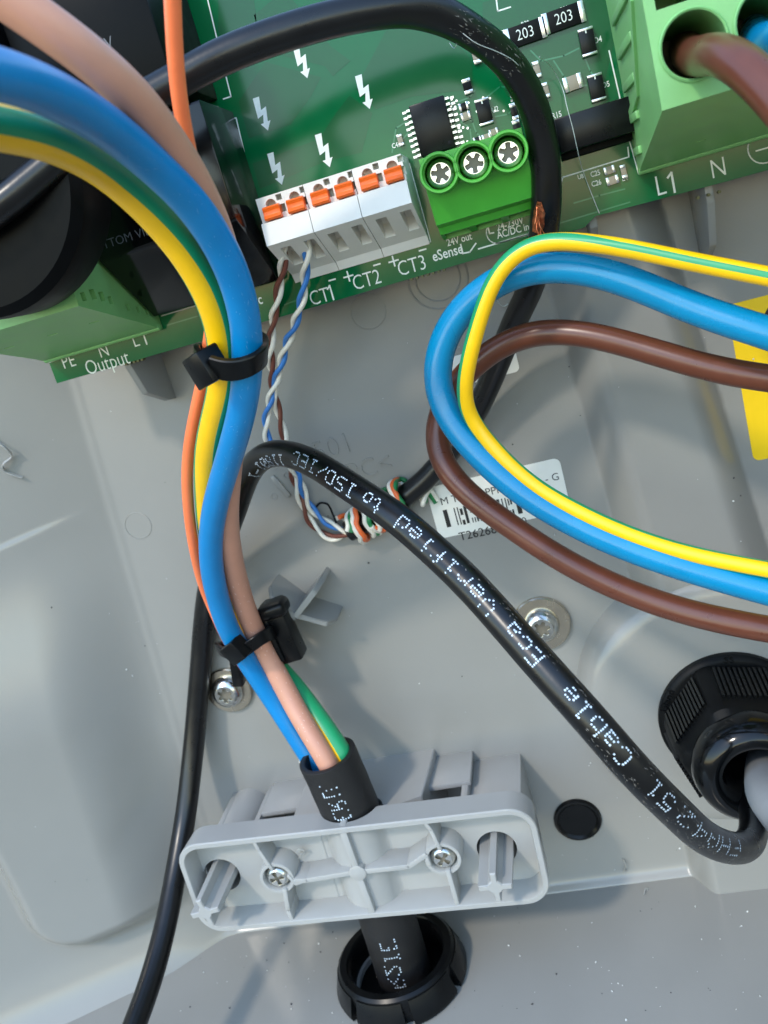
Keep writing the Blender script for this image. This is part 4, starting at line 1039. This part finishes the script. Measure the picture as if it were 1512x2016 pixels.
# ================================================================== gland with its hex cap nut
GX, GY = 22.8, -125.5
gl = empty('cable_gland', (GX, GY, 9), 'black plastic cable gland with a ribbed hexagonal cap nut on the round boss', 'cable gland')
lathe('flange', [(0.1, 7.5), (16.6, 7.5), (17.0, 8.2), (17.0, 11.6), (16.4, 12.4), (15.6, 12.7), (0.1, 12.7)], (GX, GY, 0), BLKM, gl, n=64)
def hexr(a, k):
    b = (a + math.radians(12)) % (math.pi / 3) - math.pi / 6
    return min(1.0, 0.905 / math.cos(b))
lathe('cap_nut', [(15.9, 12.6), (16.0, 13.2), (15.9, 17), (15.2, 26), (14.2, 29.2), (12.6, 30.6), (9, 30.6), (9, 12.6)], (GX, GY, 0), BLKM, gl, n=96, close=True, rfun=lambda a, k: hexr(a, k) if k < 5 else 1, smooth=25)
bm = bmesh.new()
for f_ in range(6):
    am = math.radians(18 + 60 * f_)
    for k in range(-5, 6):
        a = am; tx, ty = -math.sin(a), math.cos(a); off = k * 1.12
        rr = 15.9 * 0.905 + 0.16
        px_, py_ = GX + rr * math.cos(a) + tx * off, GY + rr * math.sin(a) + ty * off
        r_ = bmesh.ops.create_cube(bm, size=1, matrix=Matrix.Translation((px_ - 0.22 * math.cos(a), py_ - 0.22 * math.sin(a), 20.5)) @ Matrix.Rotation(a, 4, 'Z') @ Matrix.Rotation(math.radians(-4.3), 4, 'Y') @ Matrix.Diagonal((1.2, 0.6, 11.5, 1)))
gr_ = obj('grip_ribs', from_bm(bm), BLK, gl); gr_['kind'] = 'stuff'
lathe('sealing_dome', [(12.8, 29.6), (12.9, 31.5), (12.2, 34.6), (10.4, 36.8), (8.6, 37.2), (7.2, 36.2), (6.6, 33.5), (6.6, 14), (9, 14)], (GX, GY, 0), BLKG, gl, n=72, close=True, smooth=60)
lathe('bore', [(6.7, 15.5), (6.7, 16)], (GX, GY, 0), SHADE, gl, n=32)  # dark disc standing in for the shade down the hole
for s_, an in (('SS', 84), ('Gland', 150)):
    a = math.radians(an); text('embossed_text', s_, GX + 16.2 * math.cos(a), GY + 16.2 * math.sin(a), 12.75, 2.6, BLKM, gl, rot=an - 90, h=0.12)
gc = path([(1512, 1500, 18), (1511, 1530, 30), (1515, 1560, 40), (1535, 1590, 50), (1590, 1650, 64), (1680, 1740, 80)], it=10)
o = tube('incoming_cable', gc, 4.8, GRYCAB, None, n=40); tag(o, 'grey cable leaving the black gland at the right edge', 'cable')

# ================================================================== screws, plug, labels
def washer_screw(px, wr, hr_, lab, k=6, rot=10, tilt=0):
    q = P(px[0], px[1], 0); e = empty('wall_screw', q, lab, 'screw', 'screws with washers in the back wall')
    lathe('washer', [(hr_ * 0.6, 0.02), (wr - 0.15, 0.02), (wr, 0.2), (wr, 1.0), (wr - 0.3, 1.3), (hr_ * 0.6, 1.35)], (q[0], q[1], 0), STAIN, e, n=56, close=True)
    R = hr_; rt = R * 0.56
    prof_ = [(R, 1.3), (R, 1.7)] + [(R * math.cos(t_ * 0.95) * 1.0, 1.7 + 3.0 * math.sin(t_ * 0.95)) for t_ in (0.3, 0.55, 0.75, 0.95)]
    rt = prof_[-1][0]; zt = prof_[-1][1]
    h_ = obj('head', lathe_mesh(prof_ + [(rt, 1.6)], (q[0], q[1], 0), 40), STEEL, e, 50)
    plate('head_top', [circ(q[0], q[1], rt + 0.02, 40), star(q[0], q[1], rt * 0.74, rt * 0.5, k, rot)], zt - 2.0, zt + 0.02, STEEL, h_, 0.05)
    lathe('driver_recess', [(rt * 0.8, -0.2), (rt * 0.8, 0)], (q[0], q[1], zt - 1.0), DARKM, h_, n=20)
washer_screw((1066, 1226), 7.3, 4.5, 'shiny dome-head screw with wide washer below the label, behind the black cable', 6, 8)
washer_screw((452, 1356), 6.6, 4.6, 'shiny dome-head screw with washer beside the left black cable', 6, 20)
q = P(1137, 1612, 0)
o = lathe('hole_plug', [(6.4, 0.0), (6.4, 0.7), (6.1, 1.2), (5.6, 1.3), (5.2, 1.0), (4.9, 0.75), (0.05, 0.7)], (q[0], q[1], 0), BLK, None, n=48); tag(o, 'flat round black plug in the wall beside the clamp bar', 'plug')
# white part-number label
lab = empty('part_label', (-20, -62, 0), 'white printed part-number label stuck to the wall, crossed by the looped wires', 'label')
la, lb, lc, ld = P(845, 957, 0), P(1106, 912, 0), P(1117, 1001, 0), P(862, 1066, 0)
lx0, lx1 = -36.3, -3.2; ly1, ly0 = -55.6, -69.2
plate('sticker', [rrect(lx0, ly0, lx1, ly1, 1.6)], 0.02, 0.16, PAPER, lab)
def ltext(s, x, y, size, **k):
    q = P(x, y, 0.2); return text('print', s, q[0], q[1], 0.185, size, INK, lab, h=0.012, **k)
ltext('- G', 1087, 941, 2.6); ltext('PPI -', 975, 966, 2.7); ltext('M T', 884, 985, 2.7); ltext('T26268 0', 950, 1048, 3.1); ltext('0', 1032, 1026, 2.6)
def lbar(x, y, w_, h_):
    q = P(x, y, 0.2); return (q[0], q[1], w_, h_)
vs, fs = [], []
def addq(X0, Y0, w_, h_):
    b = len(vs); vs.extend([(X0 - w_ / 2, Y0 - h_ / 2, 0.19), (X0 + w_ / 2, Y0 - h_ / 2, 0.19), (X0 + w_ / 2, Y0 + h_ / 2, 0.19), (X0 - w_ / 2, Y0 + h_ / 2, 0.19)]); fs.append((b, b + 1, b + 2, b + 3))
for x, y in ((880, 1021), (1021, 994)):
    q = P(x, y, 0.2); addq(q[0], q[1], 1.1, 4.6)
q0, q1 = P(898, 1017, 0.2), P(1012, 995, 0.2); xx = q0[0]
while xx < q1[0]:      # tall and broken bars of the printed code strip
    f_ = (xx - q0[0]) / (q1[0] - q0[0]); yb = q0[1] * (1 - f_) + q1[1] * f_; ww = random.choice((.3, .3, .45, .7))
    if random.random() < 0.5: addq(xx, yb, ww, 4.6)
    else:
        yo = random.uniform(-1.2, 1.2); addq(xx, yb + 1.3 + yo * .3, ww, 1.7); addq(xx, yb - 1.5 + yo * .3, ww, 1.3)
    xx += ww + random.choice((.3, .35, .5))
obj('code_bars', mesh(vs, fs), INK, lab, 0)
l2 = plate('blank_label', [rrect(-23, -33.2, -7.4, -26.0, 1.2)], 0.02, 0.16, PAPER); tag(l2, 'small white sticker half hidden behind the yellow-green wire and brown loop', 'label')
# yellow warning label
wl = empty('warning_label', (50, -48, 0), 'yellow warning sticker with a black triangle at the right edge', 'label')
plate('sticker', [rrect(39.6, -67.0, 76, -30.4, 1.5)], 0.02, 0.18, YLAB, wl)
ta, tb_, tc = np.array(P(1484, 655, 0)[:2]), np.array(P(1524, 583, 0)[:2]), None
tc = np.array([2 * tb_[0] - ta[0] + 1.0, ta[1]]); cen = (ta + tb_ + tc) / 3
tri = [tuple(q) for q in (ta, tb_, tc)]; tri2 = [tuple(cen + (np.array(q) - cen) * 0.72) for q in tri]
plate('triangle', [tri, tri2], 0.185, 0.21, INK, wl)
plate('triangle_mark', [[(cen[0] + x_ * 0.8, cen[1] + y_ * 0.8) for x_, y_ in ((0.6, 2.6), (-1.4, -0.6), (0.0, -0.3), (-0.9, -2.6), (1.3, 0.5), (0.1, 0.3))]], 0.185, 0.21, INK, wl)
plate('border', [rrect(46.2, -60, 74, -45, 0.5), rrect(46.8, -59.4, 73.4, -45.6, 0.3)], 0.185, 0.2, INK, wl)

scuffs(s_n, RN, (880, 31), (1018, 142), 90, ncab, -70, 40, SCUFF)
SCB = mat('rubbed_blue', (96, 160, 210), 0.6); SCP = mat('rubbed_salmon', (232, 208, 196), 0.6)
scuffs(s_blue, RC, (455, 524), (424, 994), 70, sup, -50, 50, SCB); scuffs(s_blue, RC, (240, 269), (455, 524), 30, sup, -40, 40, SCB)
scuffs(s_pink, RC, (460, 1120), (642, 1490), 70, sup, -60, 60, SCP)
# fine fibres lying over board and cable
FIB = mat('pale_fibre', (196, 204, 200), 0.6)
def fibre(pts, r, lab):
    o = tube('fibre', smooth_line(catmull([P(*q) for q in pts], 0.5), 4), r, FIB, None, n=6); tag(o, lab, 'fibre', 'stray fibres')
fibre([(1062, 112, 37), (1090, 138, 26), (1108, 175, 23), (1116, 210, 26.6), (1127, 250, 26.6), (1138, 300, 26.4), (1147, 335, 22), (1160, 370, 20.6), (1180, 420, 20.3)], 0.07, 'long pale fibre crossing the flat black relay on the board')
fibre([(905, 60, 47.7), (935, 84, 47.2), (975, 100, 45), (1010, 118, 43), (1022, 130, 42)], 0.05, 'short pale fibre stuck on the black cable above the chip')
fibre([(880, 55, 48.2), (900, 75, 47), (895, 95, 44), (885, 85, 40)], 0.05, 'pale fibre tuft hanging under the bend of the black cable')
fibre([(975, 583, 4), (985, 600, 1.0), (993, 606, 0.8), (1000, 598, 0.6)], 0.12, 'tiny thread on the wall beside the black cable under the blue loop')

# ================================================================== shavings and dust
def wallpt(x, y):
    p = P(x, y, 0)
    for _ in range(6): p = P(x, y, float(wall_z(np.array(p[0]), np.array(p[1]))))
    return p
c = wallpt(15, 900)
pts = [wallpt(-25, 850) + (0, 0, .6), wallpt(2, 866) + (0, 0, 1.6), wallpt(22, 878) + (0, 0, 2.4), wallpt(27, 896) + (0, 0, 1.0), wallpt(12, 912) + (0, 0, 1.6), wallpt(12, 926) + (0, 0, .5), wallpt(28, 932) + (0, 0, .8), wallpt(48, 938) + (0, 0, .9)]
o = obj('plastic_shaving', ribbon_mesh(catmull(pts, 0.4), (0.3, -0.4, 1), 1.1, 0.25, 0.06), GREYC, None, 40); tag(o, 'curled grey plastic shaving lying on the left side wall', 'shaving')
def curl(pts, w_, lab, m=GREYC):
    o = obj('plastic_shaving', ribbon_mesh(catmull(pts, 0.3), (0.2, 1, 0.4), w_, 0.14, 0.03), m, None, 40); tag(o, lab, 'shaving')
def fl(x, y, h=0.0):      # point on the floor seen at a pixel
    lo, hi = -10, 130
    for _ in range(40):
        mdz = (lo + hi) / 2
        if P(x, y, mdz)[1] < -177.4 - 0.045 * mdz: lo = mdz
        else: hi = mdz
    p = P(x, y, mdz); p[1] += h; return p
curl([fl(1104, 1742, .2), fl(1112, 1740, .9), fl(1116, 1748, .2)], 0.5, 'tiny pale curl of plastic at the foot of the back wall')
curl([wallpt(1226, 1690) + (0, 0, .2), wallpt(1231, 1698) + (0, 0, 1.1), wallpt(1229, 1710) + (0, 0, .9), wallpt(1234, 1713) + (0, 0, .2)], 0.7, 'small pale flake on the wall right of the round plug')
curl([fl(1268, 1762, .2), fl(1272, 1756, 1.0), fl(1276, 1752, .2)], 0.7, 'small pale flake on the floor below the gland boss')
curl([wallpt(582, 1688) * 0 + P(585, 1680, 29.4), P(590, 1672, 30.2), P(597, 1676, 29.8), P(590, 1690, 29.3)], 0.9, 'little pale flake caught inside the clamp bar')
bm = bmesh.new(); bm2 = bmesh.new()
def speck(bmx, p, r):
    Mx = Matrix.Translation(Vector(p)) @ Matrix.Rotation(random.random() * 6, 4, 'Z') @ Matrix.Rotation(random.random() * 3, 4, 'X') @ Matrix.Diagonal((r, r * random.uniform(.4, 1), r * random.uniform(.4, .8), 1))
    bmesh.ops.create_icosphere(bmx, subdivisions=1, radius=1.0, matrix=Mx)
for k in range(230):
    r = random.choice((.1, .12, .15, .2, .3)); tgt = bm if random.random() < .72 else bm2
    if k % 2: p = fl(random.uniform(350, 1512), random.uniform(1775, 2016), r * .4)
    else:
        x, y = random.choice(((random.uniform(400, 1100), random.uniform(1050, 1500)), (random.uniform(0, 330), random.uniform(800, 1750)), (random.uniform(1080, 1350), random.uniform(1480, 1735)), (random.uniform(560, 1500), random.uniform(600, 1100))))
        p = wallpt(x, y); p[2] += r * .3
    speck(tgt, p, r)
tag(obj('dust', from_bm(bm), mat('pale_dust', (205, 206, 202), 0.8)), 'pale plastic dust and crumbs scattered over wall and floor', 'dust', kind='stuff')
tag(obj('grit', from_bm(bm2), mat('dark_grit', (46, 46, 48), 0.8)), 'dark grit scattered over the floor of the housing', 'grit', kind='stuff')
